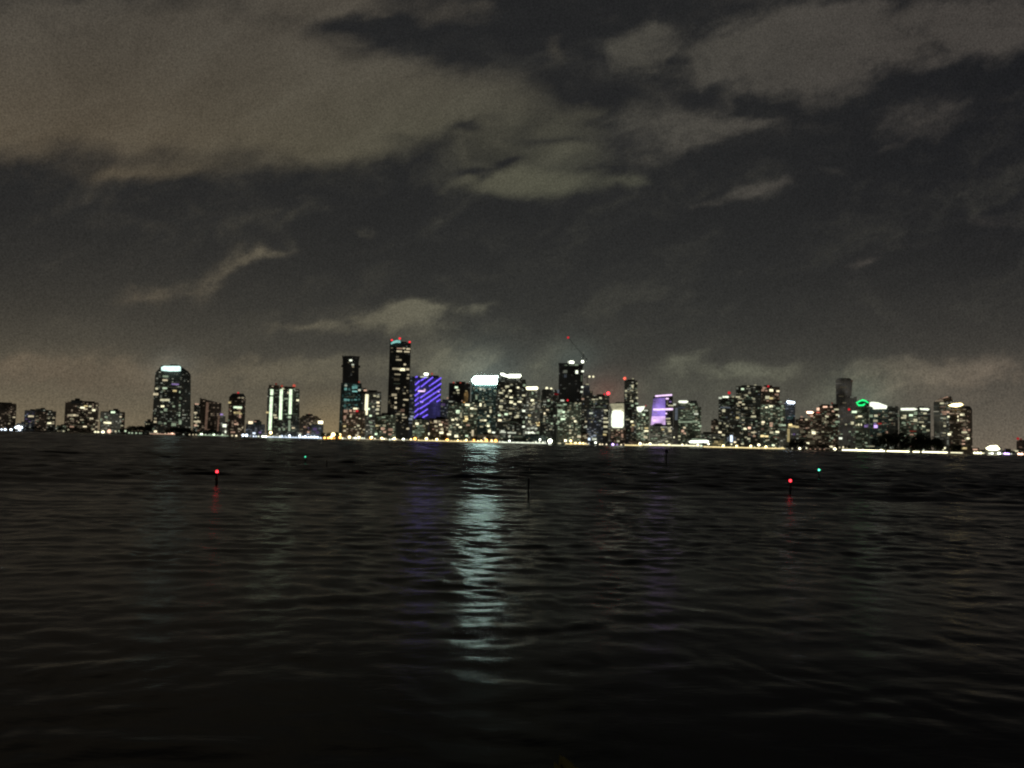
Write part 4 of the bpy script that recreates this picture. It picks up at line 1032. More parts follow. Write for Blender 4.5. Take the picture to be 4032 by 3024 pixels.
promenade('short pinkish lit quay below the white crowned left tower', 592, 1714, 690, 1714, 2.4, 'p3')
promenade('dim pale lit quay below the slanted roof slab', 780, 1718, 900, 1719, 2.2, 's3')
promenade('short amber lit quay below the unfinished black tower', 2226, 1749, 2318, 1750, 2.8, 'y4')
promenade('white lit dock below the broad shouldered tower', 1964, 1741, 2150, 1744, 3.5, 'W4')

# bright pavilion by the water
t = Tower('low bright white pavilion on the shore left of the yellow lights', 'the bright white pavilion', 2706, 2792, 1733, 0, 'grey', name='waterfront_pavilion', cat='pavilion', aspect=0.4)
t.panel('lit_front', [(2712, 1739), (2722, 1736), (2784, 1734), (2791, 1738), (2784, 1743), (2718, 1743)], 'W5', proud=1)
t.wins('2750,1730,60,5,s2;2775,1748,12,6,c3;2755,1753,10,6,c3')
t = Tower('low yellow green lit garden pavilion beside the white pavilion', 'the garden pavilion', 2796, 2858, 1732, 0, 'green', name='waterfront_pavilion', cat='pavilion', aspect=0.4)
t.wins('2826,1746,30,14,y1;2820,1740,16,10,y2;2840,1738,16,8,y1;2810,1748,12,8,y1;2834,1750,14,8,y2')


# ------------------------------------------------------------------ trees on the shore
def tree_meshes(kind, seed):
    rr = random.Random(seed)
    bm = bmesh.new()
    bm_tube(bm, (0, 0, 0), (0.1, 0, 0.5), 0.045, 0.03, 7)
    for k in range(5):
        a = rr.uniform(0, 6.28)
        bm_tube(bm, (0.1, 0, 0.38), (0.1 + 0.25 * math.cos(a), 0.25 * math.sin(a), 0.62), 0.02, 0.008, 5)
    tr = bpy.data.meshes.new('trunk')
    bm.to_mesh(tr); bm.free(); tr.materials.append(M_TRUNK)
    bm = bmesh.new()
    if kind == 'palm':
        for k in range(26):
            a = rr.uniform(0, 6.28)
            el = rr.uniform(-0.5, 0.9)
            p = Vector((0.1, 0, 0.72))
            dirv = Vector((math.cos(a) * math.cos(el), math.sin(a) * math.cos(el), math.sin(el)))
            side = dirv.cross(Vector((0, 0, 1))).normalized()
            prev = None
            for s in range(6):
                w = 0.035 * math.sin(math.pi * (s + 0.6) / 6.4)
                cur = (bm.verts.new(p - side * w), bm.verts.new(p + side * w))
                if prev: bm.faces.new((prev[0], prev[1], cur[1], cur[0]))
                prev = cur
                p = p + dirv * 0.075
                dirv = (dirv + Vector((0, 0, -0.28))).normalized()
    else:
        lumps = [(rr.uniform(-0.32, 0.32), rr.uniform(-0.3, 0.3), rr.uniform(0.42, 0.82), rr.uniform(0.12, 0.22)) for _ in range(11)]
        for k in range(620):
            lx, ly, lz, lr = rr.choice(lumps)
            v = Vector((rr.gauss(0, 1), rr.gauss(0, 1), rr.gauss(0, 1))).normalized() * lr * rr.uniform(0.5, 1.08)
            c = Vector((lx, ly, lz)) + v
            q = Vector((rr.gauss(0, 1), rr.gauss(0, 1), rr.gauss(0, 1))).normalized()
            e1 = q.orthogonal().normalized() * rr.uniform(0.03, 0.055)
            e2 = q.cross(e1).normalized() * rr.uniform(0.02, 0.04)
            bm.faces.new([bm.verts.new(c + e1), bm.verts.new(c + e2), bm.verts.new(c - e1), bm.verts.new(c - e2)])
    cr = bpy.data.meshes.new('crown')
    bm.to_mesh(cr); bm.free(); cr.materials.append(M_LEAF)
    return tr, cr


BUSHY = [tree_meshes('bushy', s) for s in (1, 2, 3, 4)]
PALM = [tree_meshes('palm', s) for s in (5, 6)]
TREES = {}


def tree(px, ytop, kind='bushy', wide=1.0, back=10):
    Y = shore_d(px) + back
    top = at(px, ytop, Y)
    h = top.z - GROUND_Z
    if h < 3: h = 3
    tr, cr = random.choice(PALM if kind == 'palm' else BUSHY)
    root = thing('palm_tree' if kind == 'palm' else 'broadleaf_tree', '', 'tree', (top.x, Y, GROUND_Z - 0.1))
    root.rotation_euler = (0, 0, random.uniform(0, 6.28))
    s = h / 0.97
    root.scale = (s * wide, s * wide, s)
    for nm, me in (('trunk', tr), ('crown', cr)):
        link(bpy.data.objects.new(nm, me), root)
    lab = ('dark palm tree' if kind == 'palm' else 'dark rounded tree') + ' before ' + near_ref(px)
    TREES.setdefault(lab, []).append(root)


random.seed(5)
for px, yt, wd in ((110, 1678, 1.6), (135, 1676, 1.4), (160, 1684, 1.6), (200, 1684, 1.8), (232, 1680, 1.6), (262, 1688, 1.6), (300, 1692, 1.6), (330, 1690, 1.8), (352, 1686, 1.5),
                   (478, 1688, 1.2), (504, 1682, 1.6), (524, 1676, 1.7), (546, 1672, 1.7), (566, 1672, 1.6), (584, 1668, 1.4),
                   (655, 1692, 1.6), (676, 1686, 1.6), (698, 1682, 1.6), (716, 1682, 1.5), (734, 1684, 1.6), (752, 1690, 1.6), (768, 1696, 1.6), (806, 1700, 1.3), (826, 1698, 1.4), (846, 1700, 1.3),
                   (1288, 1702, 1.3), (1330, 1706, 1.2), (1268, 1702, 1.2),
                   (1700, 1718, 1.3), (1745, 1716, 1.4), (1790, 1720, 1.3), (1870, 1718, 1.6), (1895, 1718, 1.5), (1930, 1716, 1.6), (1990, 1726, 1.6), (2030, 1724, 1.5), (2064, 1724, 1.5), (2090, 1728, 1.4),
                   (2190, 1730, 1.3), (2215, 1732, 1.2), (2330, 1738, 1.2), (2360, 1736, 1.3), (2400, 1740, 1.3), (2424, 1740, 1.2),
                   (2770, 1738, 1.3), (3105, 1752, 1.5), (3124, 1736, 1.4), (3140, 1728, 1.6), (3156, 1742, 1.6), (3186, 1752, 1.6), (3214, 1750, 1.6), (3238, 1748, 1.6), (3260, 1752, 1.5), (3300, 1750, 1.3),
                   (3340, 1752, 1.3), (3440, 1760, 1.3), (3458, 1722, 1.2), (3490, 1704, 1.1), (3524, 1696, 1.1), (3548, 1712, 1.2), (3600, 1716, 1.2), (3630, 1706, 1.1), (3545, 1752, 1.6), (3566, 1730, 1.3), (3520, 1745, 1.2), (3590, 1748, 1.5), (3620, 1752, 1.5), (3648, 1728, 1.4), (3668, 1716, 1.2), (3690, 1722, 1.3), (3704, 1742, 1.4), (3758, 1756, 1.5), (3776, 1748, 1.4),
                   (3850, 1772, 1.5), (3876, 1770, 1.6), (3956, 1778, 1.5), (3976, 1776, 1.5)):
    tree(px, yt, 'bushy', wd)
for px, yt in ((596, 1682), (790, 1694), (1040, 1706), (1322, 1696), (1660, 1712), (1716, 1712), (1944, 1714), (2014, 1716), (2176, 1722), (2300, 1726), (2480, 1740), (2690, 1738), (2870, 1742), (3092, 1748), (3360, 1754), (3400, 1756), (3730, 1762), (3826, 1768)):
    tree(px, yt, 'palm', 1.0, 16)
for lab, os_ in TREES.items():
    for o in os_:
        o['label'] = lab
        if len(os_) > 1: o['group'] = 'trees: ' + lab


# ------------------------------------------------------------------ channel markers in the bay
def marker(label, px, py_base, py_light, key, side, name='channel_marker', lit=True, wpx=12, board=True):
    B = on_water(px, py_base)
    Y = B.y
    k = Y / F
    L = at(px, py_light, Y)
    root = thing(name, label, 'channel marker' if lit or board else 'mooring pile', (B.x, B.y, 0))
    def put(o):
        o.parent = root
        return o
    r = wpx * k / 2 * 0.55
    h = L.z - (0.35 if lit else 0)
    bm = bmesh.new()
    bm_tube(bm, (0, 0, -2.5), (0, 0, h), r, r * 0.8, 12)
    if lit:
        for s in (-1, 1):
            bm_tube(bm, (s * r * 1.9, 0.15, -2.5), (s * r * 0.45, 0, h * 0.82), r * 0.55, r * 0.45, 10)
    put(mesh_obj('pile', bm, M_PILE, smooth=True))
    if lit:
        bm = bmesh.new()
        bm_tube(bm, (0, 0, h * 0.80), (0, 0, h * 0.84), r * 1.5, r * 1.5, 12)
        put(mesh_obj('collar', bm, M_METAL))
    if board:
        bm = bmesh.new()
        w = wpx * k * 0.62
        zc = h * (0.60 if lit else 0.86)
        if side == 'red':
            v = [(-w, -r * 1.25, zc - w), (w, -r * 1.25, zc - w), (0, -r * 1.25, zc + w * 0.9)]
        else:
            v = [(-w, -r * 1.25, zc - w), (w, -r * 1.25, zc - w), (w, -r * 1.25, zc + w), (-w, -r * 1.25, zc + w)]
        a = [bm.verts.new(p) for p in v]
        b = [bm.verts.new((p[0], p[1] + 0.05, p[2])) for p in v]
        bm.faces.new(a); bm.faces.new(list(reversed(b)))
        for i in range(len(a)): bm.faces.new((a[i], b[i], b[(i + 1) % len(a)], a[(i + 1) % len(a)]))
        bmesh.ops.recalc_face_normals(bm, faces=bm.faces)
        put(mesh_obj('dayboard', bm, M_BOARD[side]))
    if lit:
        lr = lit
        bm = bmesh.new()
        bm_tube(bm, (0, 0, h - 0.02), (0, 0, h + 0.12), lr * 1.1, lr * 1.1, 14)
        bm_tube(bm, (0, 0, h + 0.12 + lr * 2.0), (0, 0, h + 0.2 + lr * 2.0), lr * 1.0, lr * 0.5, 14)
        put(mesh_obj('lantern_base', bm, M_METAL))
        bm = bmesh.new()
        bm_tube(bm, (0, 0, h + 0.12), (0, 0, h + 0.12 + lr * 2.0), lr, lr * 0.8, 16)
        put(mesh_obj('lantern', bm, em(key), smooth=True))


M_BOARD = {'red': plain('dayboard_red_paint', (0.30, 0.03, 0.025), 0.6, var=0.15, scale=5), 'green': plain('dayboard_green_paint', (0.03, 0.16, 0.06), 0.6, var=0.15, scale=5),
           'dark': plain('weathered_board', (0.04, 0.035, 0.03), 0.8, scale=5)}
marker('dark channel marker with a bright red lantern at left', 852, 1909, 1856, 'r5', 'red', lit=0.21, wpx=13)
marker('dark channel marker with a bright red lantern at right', 3112, 1946, 1892, 'r5', 'red', lit=0.22, wpx=11)
marker('small far channel marker with a green lantern at left', 1201, 1826, 1798, 'G4', 'green', lit=0.2, wpx=6, board=False)
marker('far channel marker with a green lantern at right', 3225, 1885, 1850, 'G5', 'green', lit=0.22, wpx=7, board=False)
marker('tall unlit pile standing beside the bright water reflection', 2080, 1966, 1884, 'r4', 'dark', 'mooring_pile', lit=False, wpx=15, board=False)
marker('thin faint unlit pile right of the small green light', 1286, 1838, 1808, 'r4', 'dark', 'mooring_pile', lit=False, wpx=7, board=False)
marker('unlit marker with a square board far out below white promenade', 2623, 1832, 1768, 'r4', 'dark', 'channel_marker', lit=False, wpx=11, board=True)

# ------------------------------------------------------------------ near bank under the camera
bm = bmesh.new()
bm_box(bm, Vector((0, -6.25, 2.6)), (60, 19.5, 9.2))
tag(mesh_obj('embankment', bm, M_WALL), kind='structure')
root = thing('sea_grape_shrub', 'dim olive shrub tip poking up at the bottom edge', 'shrub', (0.5, 3.0, 7.2))
M_SHRUB = plain('olive_leaves', (0.55, 0.47, 0.16), 0.7, var=0.5, scale=9)  # leaf colour brightened in place of lamplight that is not built
rr = random.Random(3)
bm = bmesh.new()
stem = bmesh.new()
tip = at(2226, 2960, 3.2)
for k in range(46):
    s = rr.random() ** 0.6
    base = Vector((0.5 + rr.uniform(-0.10, 0.10), 3.1 + rr.uniform(-0.06, 0.08), 7.2))
    end = Vector((tip.x + rr.uniform(-0.14, 0.05) * (1.1 - s) * 2, tip.y + rr.uniform(-0.05, 0.05), 7.35 + (tip.z - 7.35) * s))
    if k % 6 == 0: bm_tube(stem, base, end, 0.006, 0.003, 5)
    d = (end - base).normalized()
    side = d.cross(Vector((rr.uniform(-.3, .3), 1, rr.uniform(-.3, .3)))).normalized()
    L = rr.uniform(0.05, 0.10)
    pts = [end, end - d * L * .5 + side * 0.022, end - d * L, end - d * L * .5 - side * 0.022]
    bm.faces.new([bm.verts.new(p) for p in pts])
for nm, b, mt in (('stem', stem, M_TRUNK), ('foliage', bm, M_SHRUB)):
    o = mesh_obj(nm, b, mt, root)
    o.matrix_parent_inverse = Matrix.Translation(-root.location)

# ------------------------------------------------------------------ the bay
AP_Y = -30.0
rad = [33.0]
while rad[-1] < 430: rad.append(rad[-1] + max(0.13, 0.0034 * rad[-1]))
while rad[-1] < 3300: rad.append(rad[-1] * 1.0042)
rad = np.array(rad)
ang = np.radians(np.linspace(-50, 50, 760))
R, A = np.meshgrid(rad, ang, indexing='ij')
X = R * np.sin(A)
Yw = AP_Y + R * np.cos(A)
Z = np.zeros_like(X)
dr = np.gradient(rad)[:, None] * np.ones_like(X)
dc = R * (ang[1] - ang[0])
spacing = np.maximum(dr, dc)


def vnoise(x, y, seed):
    """smooth lattice noise in -1..1"""
    g = np.random.default_rng(seed).uniform(-1, 1, (256, 256))
    xi, yi = np.floor(x).astype(int), np.floor(y).astype(int)
    fx, fy = x - xi, y - yi
    fx, fy = fx * fx * (3 - 2 * fx), fy * fy * (3 - 2 * fy)
    g00, g10 = g[xi % 256, yi % 256], g[(xi + 1) % 256, yi % 256]
    g01, g11 = g[xi % 256, (yi + 1) % 256], g[(xi + 1) % 256, (yi + 1) % 256]
    return (g00 * (1 - fx) + g10 * fx) * (1 - fy) + (g01 * (1 - fx) + g11 * fx) * fy


# gusts: patches of rougher and calmer water; the far water past the ripple edge lies calmer
gust = 1.0 + 0.35 * vnoise(X / 17, Yw / 26, 3) + 0.3 * vnoise(X / 5.3, Yw / 8.0, 4)
edge = 152 - 0.42 * np.maximum(X, 0) + 0.05 * np.minimum(X, 0) + 7 * vnoise(X / 22, Yw * 0, 8)
calm = 1 / (1 + np.exp((Yw - edge) / 5.0))
gust *= (0.42 + 0.58 * calm) * (0.40 + 0.60 * np.clip((R - 58) / 55, 0, 1))
wx = X + 1.2 * vnoise(X / 6, Yw / 6, 5)
wy = Yw + 1.2 * vnoise(X / 7, Yw / 7, 6)
NW = 84
for i in range(NW):
    lam = 0.6 * (6.5 / 0.6) ** ((i + rng.random()) / NW)
    th = math.radians(90 + rng.normal(0, 48) + (-14 if i % 3 == 0 else 6))
    s = 0.0125 * (1.3 if 1.3 < lam < 4.6 else 0.85)
    a = s * lam / (2 * math.pi)
    att = np.clip((lam / spacing - 2.5) / 3.0, 0, 1)
    kx, ky = math.cos(th) * 2 * math.pi / lam, math.sin(th) * 2 * math.pi / lam
    ph = rng.random() * 6.283
    q = np.sin(kx * wx + ky * wy + ph)
    Z += a * att * gust * (q + 0.25 * np.sin(2 * (kx * wx + ky * wy + ph) + 1.57))
# the open water towards the far shore
far = np.clip((R - 130) / 110, 0, 1)
for i in range(70):
    lam = 3.5 * (45.0 / 3.5) ** ((i + rng.random()) / 70)
    th = math.radians(90 + rng.normal(0, 30))
    a = 0.040 * lam / (2 * math.pi)
    att = np.clip((lam / spacing - 2.5) / 3.0, 0, 1) * far
    if lam > 18: att = att * np.clip((R - 500) / 700, 0, 1)
    if lam < 12: att = att * np.clip((R - 125) / 90, 0, 1)
    Z += a * att * np.sin(math.cos(th) * 2 * math.pi / lam * wx + math.sin(th) * 2 * math.pi / lam * wy + rng.random() * 6.283)
# passing boat's wash along the ripple edge
for off, amp, wd in ((0, 0.16, 1.6), (7.5, -0.12, 1.8), (15, 0.10, 2.0)):
    Z += amp * np.exp(-((Yw - edge + off) / wd) ** 2) * np.clip(1 - np.abs(X - 10) / 110, 0, 1) * (1 + 0.6 * vnoise(X / 4, Yw / 8, 9))
nr, nc = X.shape
co = np.stack([X, Yw, Z], -1).reshape(-1, 3).astype(np.float32)
idx = np.arange(nr * nc).reshape(nr, nc)
quads = np.stack([idx[:-1, :-1], idx[:-1, 1:], idx[1:, 1:], idx[1:, :-1]], -1).reshape(-1, 4)
me = bpy.data.meshes.new('water')
me.vertices.add(len(co))
me.vertices.foreach_set('co', co.ravel())
me.loops.add(quads.size)
me.loops.foreach_set('vertex_index', quads[:, ::-1].ravel().astype(np.int32))
me.polygons.add(len(quads))
me.polygons.foreach_set('loop_start', np.arange(0, quads.size, 4, dtype=np.int32))
me.polygons.foreach_set('loop_total', np.full(len(quads), 4, dtype=np.int32))
me.update(calc_edges=True)
me.polygons.foreach_set('use_smooth', np.ones(len(quads), dtype=bool))
if np.array(me.polygons[0].normal)[2] < 0:
    me.flip_normals()
water = link(bpy.data.objects.new('water', me))
tag(water, kind='structure')
mt, nt, N, L = new_mat('bay_water')
out = N.new('ShaderNodeOutputMaterial')
p = N.new('ShaderNodeBsdfPrincipled')
p.inputs['Base Color'].default_value = (0.005, 0.0055, 0.005, 1)
p.inputs['IOR'].default_value = 1.22
p.inputs['Specular IOR Level'].default_value = 0.17
g = N.new('ShaderNodeNewGeometry')
spx = N.new('ShaderNodeSeparateXYZ')
L.new(g.outputs['Position'], spx.inputs[0])
mr = N.new('ShaderNodeMapRange')
mr.inputs['From Min'].default_value = 20
mr.inputs['From Max'].default_value = 160
mr.inputs['To Min'].default_value = 0.165
mr.inputs['To Max'].default_value = 0.21
L.new(spx.outputs['Y'], mr.inputs['Value'])
L.new(mr.outputs[0], p.inputs['Roughness'])
mpv = N.new('ShaderNodeMapping')
mpv.inputs['Scale'].default_value = (0.7, 1.5, 1)
mpv.inputs['Rotation'].default_value = (0, 0, 0.12)
L.new(g.outputs['Position'], mpv.inputs['Vector'])
nz = N.new('ShaderNodeTexNoise')
nz.inputs['Scale'].default_value = 2.3
nz.inputs['Detail'].default_value = 5
nz.inputs['Roughness'].default_value = 0.55
nz.inputs['Distortion'].default_value = 0.4
L.new(mpv.outputs[0], nz.inputs['Vector'])
bp = N.new('ShaderNodeBump')
bmr = N.new('ShaderNodeMapRange')
bmr.inputs['From Min'].default_value = 25
bmr.inputs['From Max'].default_value = 95
bmr.inputs['To Min'].default_value = 0.10
bmr.inputs['To Max'].default_value = 0.60
L.new(spx.outputs['Y'], bmr.inputs['Value'])
L.new(bmr.outputs[0], bp.inputs['Strength'])
bp.inputs['Distance'].default_value = 0.10
L.new(nz.outputs['Fac'], bp.inputs['Height'])
L.new(bp.outputs[0], p.inputs['Normal'])
L.new(p.outputs[0], out.inputs[0])
me.materials.append(mt)

# ------------------------------------------------------------------ night sky: a dome of lit cloud
w = bpy.data.worlds.new('World')
scene.world = w
w.use_nodes = True
nt = w.node_tree
N, L = nt.nodes, nt.links
N.clear()
wout = N.new('ShaderNodeOutputWorld')
bg = N.new('ShaderNodeBackground')
st = N.new('ShaderNodeTexSky')
st.sky_type = 'NISHITA'
st.sun_disc = False
st.sun_elevation = math.radians(-8)
st.sun_rotation = math.radians(300)
L.new(st.outputs[0], bg.inputs['Color'])
bg.inputs['Strength'].default_value = 0.05
L.new(bg.outputs[0], wout.inputs[0])


def perlin(x, y, seed):
    g = np.random.default_rng(seed).uniform(0, 2 * np.pi, (512, 512))
    gx, gy = np.cos(g), np.sin(g)
    xi, yi = np.floor(x).astype(int), np.floor(y).astype(int)
    fx, fy = x - xi, y - yi
    u, v = fx ** 3 * (fx * (fx * 6 - 15) + 10), fy ** 3 * (fy * (fy * 6 - 15) + 10)
    def dot(a, b):
        ii, jj = (xi + a) % 512, (yi + b) % 512
        return gx[ii, jj] * (fx - a) + gy[ii, jj] * (fy - b)
    n0 = dot(0, 0) * (1 - u) + dot(1, 0) * u
    n1 = dot(0, 1) * (1 - u) + dot(1, 1) * u
    return (n0 * (1 - v) + n1 * v) * 1.5


def fbm(x, y, octv, seed, gain=0.52, lac=2.07):
    s, a, t = 0, 1.0, 0
    for o in range(octv):
        s = s + a * perlin(x + 17.3 * o, y - 9.1 * o, seed + o)
        t += a
        a *= gain
        x, y = x * lac, y * lac
    return s / t * 1.6


def sstep(v, lo, hi):
    t = np.clip((v - lo) / (hi - lo), 0, 1)
    return t * t * (3 - 2 * t)


def mix(f, a, b):
    f = f[..., None]
    return np.asarray(a) * (1 - f) + np.asarray(b) * f


az = np.radians(np.concatenate([np.arange(-180, -44, 3.0), np.arange(-43, 43.01, 0.125), np.arange(45, 180.1, 3.0)]))
el = np.radians(np.concatenate([[-3.0, -1.0], np.arange(-0.5, 34.01, 0.125), np.arange(36, 90.1, 3.0)]))
AZ, EL = np.meshgrid(az, el, indexing='xy')
azf = np.where(np.abs(AZ) > np.pi / 2, np.sign(AZ) * np.pi - AZ, AZ)
azf = np.clip(azf, -1.1, 1.1)
U = np.tan(azf)
V = np.tan(np.clip(EL, -0.02, 1.2)) / np.cos(azf)
# ragged edges: warp the coordinates, then lay the banks
q1, q2 = fbm(U * 6 + V * 2, V * 10 - U * 3, 5, 41), fbm(U * 6 + 31 + V * 2, V * 10 - U * 3, 5, 57)
q3, q4 = fbm(U * 22 + V * 6, V * 40 - U * 10, 5, 141), fbm(U * 22 + 31 + V * 6, V * 40 - U * 10, 5, 157)
WU, WV = U + 0.013 * q1 + 0.008 * q3, V + 0.008 * q2 + 0.006 * q4
wu, wv = U + 0.010 * q1 + 0.012 * q3, V + 0.006 * q2 + 0.008 * q4


def bank(acc, a, X_, Y_):
    px, py, rx, ry, deg, wgt, sharp = a
    d = ray(px * 1.8228, py * 1.8228)
    u, v = d.x / d.y, d.z / d.y
    t = math.radians(deg) - ROLL
    k = 1.8228 / F
    dx, dy = X_ - u, Y_ - v
    e1 = (dx * math.cos(t) + dy * math.sin(t)) / (rx * k)
    e2 = (-dx * math.sin(t) + dy * math.cos(t)) / (ry * k)
    acc += wgt * np.exp(-(e1 * e1 + e2 * e2) ** sharp)


A_ = np.zeros_like(U); B_ = np.zeros_like(U); C_ = np.zeros_like(U)
def cb(acc, X, Y, rx, ry, deg, w_, sh=1.3):
    """bank given in the enlarged view of the upper right sky"""
    bank(acc, (658.3 + 0.7024 * X, 0.7024 * Y, 0.7024 * rx, 0.7024 * ry, deg, w_, sh), WU, WV)


# the great warm bank, upper left
for a in ((80, 150, 360, 195, 0, 1.0, 2), (480, 210, 360, 150, 0, 1.0, 2), (560, 30, 300, 120, 8, 0.8, 1.8), (330, 368, 150, 22, 6, 0.5, 1.1), (250, 380, 60, 14, 0, 0.3, 1), (-150, 200, 300, 130, 0, 1, 2), (-100, -250, 600, 200, 0, 0.8, 2), (700, 300, 130, 66, 0, 0.5, 1.6)):
    bank(A_, a, WU, WV)
for a in ((230, 330, 210, 150, 0, 0.75, 1.6), (510, 330, 300, 105, 0, 0.85, 1.8), (640, 470, 200, 62, 4, 0.55, 1.4), (680, 560, 230, 48, 2, 0.95, 1.6), (830, 420, 100, 90, 0, 0.5, 1.3), (80, 20, 160, 46, 0, 0.6, 1.3), (430, 30, 130, 60, 0, 0.42, 1.3), (570, 8, 60, 36, 0, 0.3, 1.2),
          (762, 150, 36, 62, -8, 0.42, 1.2), (870, 335, 56, 30, 10, 0.4, 1.2), (985, 560, 70, 17, 4, 0.5, 1.2), (300, 190, 160, 50, 0, 0.25, 1.2)):
    cb(A_, *a)
for a in ((135, 82, 120, 30, 14, -0.65, 1.2), (280, 110, 60, 66, 0, -0.65, 1.3), (480, 140, 120, 54, 0, -0.5, 1.3), (650, 165, 90, 40, -10, -0.55, 1.2), (690, 60, 90, 60, 0, -0.35, 1.2), (850, 200, 62, 120, 4, -0.6, 1.3), (900, 285, 80, 26, 0, -0.4, 1.1), (510, 395, 50, 13, 10, -0.42, 1.1), (270, 410, 100, 16, 0, -0.25, 1),
          (640, 490, 46, 12, 25, -0.5, 1.1), (530, 527, 80, 14, 12, -0.6, 1.1), (770, 430, 95, 16, 4, -0.4, 1.1), (970, 430, 100, 46, 0, -0.35, 1.1), (590, 360, 60, 10, 10, -0.15, 1)):
    cb(A_, *a)
bank(A_, (600, 135, 70, 20, 25, -0.2, 1), WU, WV)
# the broken grey banks, upper right
for a in ((1045, 150, 120, 72, 28, 1.15, 1.6), (1095, 75, 44, 26, 0, 0.45, 1.2), (1230, 190, 120, 66, 8, 0.55, 1.3), (1410, 180, 250, 110, 14, 0.75, 1.5), (1620, 120, 300, 115, 10, 0.75, 1.6), (1910, 130, 290, 92, 14, 0.8, 1.6), (2130, 70, 200, 90, 10, 0.7, 1.5), (1480, 50, 220, 60, 8, 0.45, 1.3), (1800, 30, 300, 50, 5, 0.35, 1.2),
          (1200, 405, 150, 62, 10, 0.75, 1.4), (1340, 392, 120, 34, 8, 0.45, 1.2), (1060, 350, 130, 64, 10, 0.55, 1.3), (1170, 450, 90, 36, 20, 0.35, 1.2), (1410, 376, 60, 20, 6, 0.4, 1.2), (1560, 255, 200, 48, 18, 0.5, 1.3), (1720, 260, 120, 40, 25, 0.3, 1.2), (1590, 375, 90, 20, 10, 0.3, 1.1),
          (1900, 365, 170, 60, 12, 0.42, 1.3), (1800, 452, 70, 10, 26, 0.35, 1.1), (1360, 592, 110, 25, 22, 0.72, 1.2), (1485, 560, 50, 15, 10, 0.45, 1.1), (1240, 632, 56, 12, 10, 0.4, 1.1), (1650, 526, 60, 14, 0, 0.4, 1.1), (1718, 815, 42, 15, 26, 0.8, 1.2), (2120, 680, 76, 18, -4, 0.5, 1.1), (178, 695, 42, 14, 8, 0.55, 1.2), (1030, 500, 60, 30, 20, 0.3, 1.1)):
    cb(B_, *a)
for a in ((1500, 190, 620, 170, 12, 0.30, 1.4), (1140, 195, 70, 26, 8, -0.35, 1.2), (1225, 285, 90, 24, 26, -0.65, 1.2), (1400, 322, 84, 40, 8, -0.8, 1.3), (1640, 70, 120, 16, 16, -0.3, 1.1), (1800, 120, 130, 14, 18, -0.35, 1.1), (1500, 130, 60, 20, 25, -0.3, 1.1), (1960, 80, 90, 16, 20, -0.3, 1.1), (1560, 222, 46, 20, 30, -0.3, 1.1), (1870, 262, 230, 26, 27, -0.55, 1.2), (1700, 325, 160, 22, 20, -0.35, 1.1), (2200, 200, 80, 70, 20, -0.45, 1.2), (1290, 25, 100, 36, 10, -0.4, 1.2), (950, 40, 130, 56, 20, -0.5, 1.2), (960, 300, 90, 30, 0, -0.3, 1.1)):
    cb(B_, *a)
for a in ((2350, 0, 250, 120, 25, 0.6, 1.3), (1800, -250, 700, 140, 10, 0.5, 1.5)):
    bank(B_, a, WU, WV)
# small low clouds and the glowing bank along the horizon
for a in ((560, 550, 70, 15, 14, 0.6, 1.1), (490, 585, 60, 24, 35, 0.42, 1), (320, 640, 80, 22, 8, 0.5, 1), (450, 635, 60, 40, 30, 0.26, 1), (880, 675, 62, 26, 12, 0.85, 1.2), (935, 664, 46, 18, 8, 0.55, 1.1), (1020, 667, 44, 13, 14, 0.55, 1.1), (800, 692, 90, 13, 14, 0.6, 1), (910, 712, 230, 34, 0, 0.3, 1), (680, 700, 60, 9, 8, 0.35, 1), (790, 492, 32, 8, 0, 0.32, 1),
          (540, 772, 24, 14, 10, 0.45, 1), (620, 702, 60, 9, 0, 0.3, 1), (1590, 802, 120, 14, 3, 0.55, 1), (2040, 792, 260, 34, 5, 0.75, 1.3), (1180, 785, 60, 36, 40, 0.4, 1), (960, 782, 120, 34, 0, 0.8, 1.2), (640, 800, 190, 30, 3, 0.95, 1.2), (360, 820, 160, 30, 0, 0.4, 1.2), (150, 800, 220, 40, 2, 0.85, 1.2), (1480, 778, 60, 14, 10, 0.35, 1), (1850, 840, 400, 40, 0, 0.4, 1.2), (560, 870, 500, 40, 0, 0.4, 1.2), (1250, 840, 200, 40, 0, 0.3, 1)):
    bank(C_, a, wu, wv)
t_ = 0.36
ru, rv = U * math.cos(t_) + V * math.sin(t_), -U * math.sin(t_) + V * math.cos(t_)
n1 = fbm(ru * 7 + 0.5 * q1, rv * 16 + 0.5 * q2, 7, 71)
n2 = fbm(ru * 20 + q1, rv * 38 + q2, 6, 93)
n3 = fbm(ru * 3, rv * 5, 4, 15)
n4 = fbm(ru * 34 + 2 * q3, rv * 60 + 2 * q4, 5, 203)
hor = np.exp(-V * (10.5 + 2.5 * np.abs(U + 0.05) / 0.6))
hor2 = np.exp(-V * 26.0)
left = 1 - sstep(U, -0.62, -0.02)
right = sstep(U, 0.2, 0.62)
base = mix(hor * 0.95, (0.0176, 0.0168, 0.0182), (0.105, 0.097, 0.082))
base = mix(hor2 * 0.65, base, (0.150, 0.132, 0.098))
base = mix(left * hor * 0.9, base, (0.125, 0.094, 0.066))
base = mix(left * hor2 * 0.9, base, (0.215, 0.158, 0.100))
base = mix(right * hor * 0.8, base, (0.100, 0.078, 0.068))
base = mix(right * hor2 * 0.9, base, (0.185, 0.140, 0.105))
base = mix(right * sstep(V, 0.12, 0.35) * 0.6, base, (0.0110, 0.0106, 0.0130))
clA = sstep(A_ + 0.20 * n1 + 0.13 * n2 + 0.06 * n4, -0.03, 1.08)
clB = sstep(B_ * (1 + 0.35 * n2 + 0.25 * n4 + 0.25 * n1) + 0.22 * n1 + 0.14 * n2 + 0.08 * n4, -0.10, 1.25)
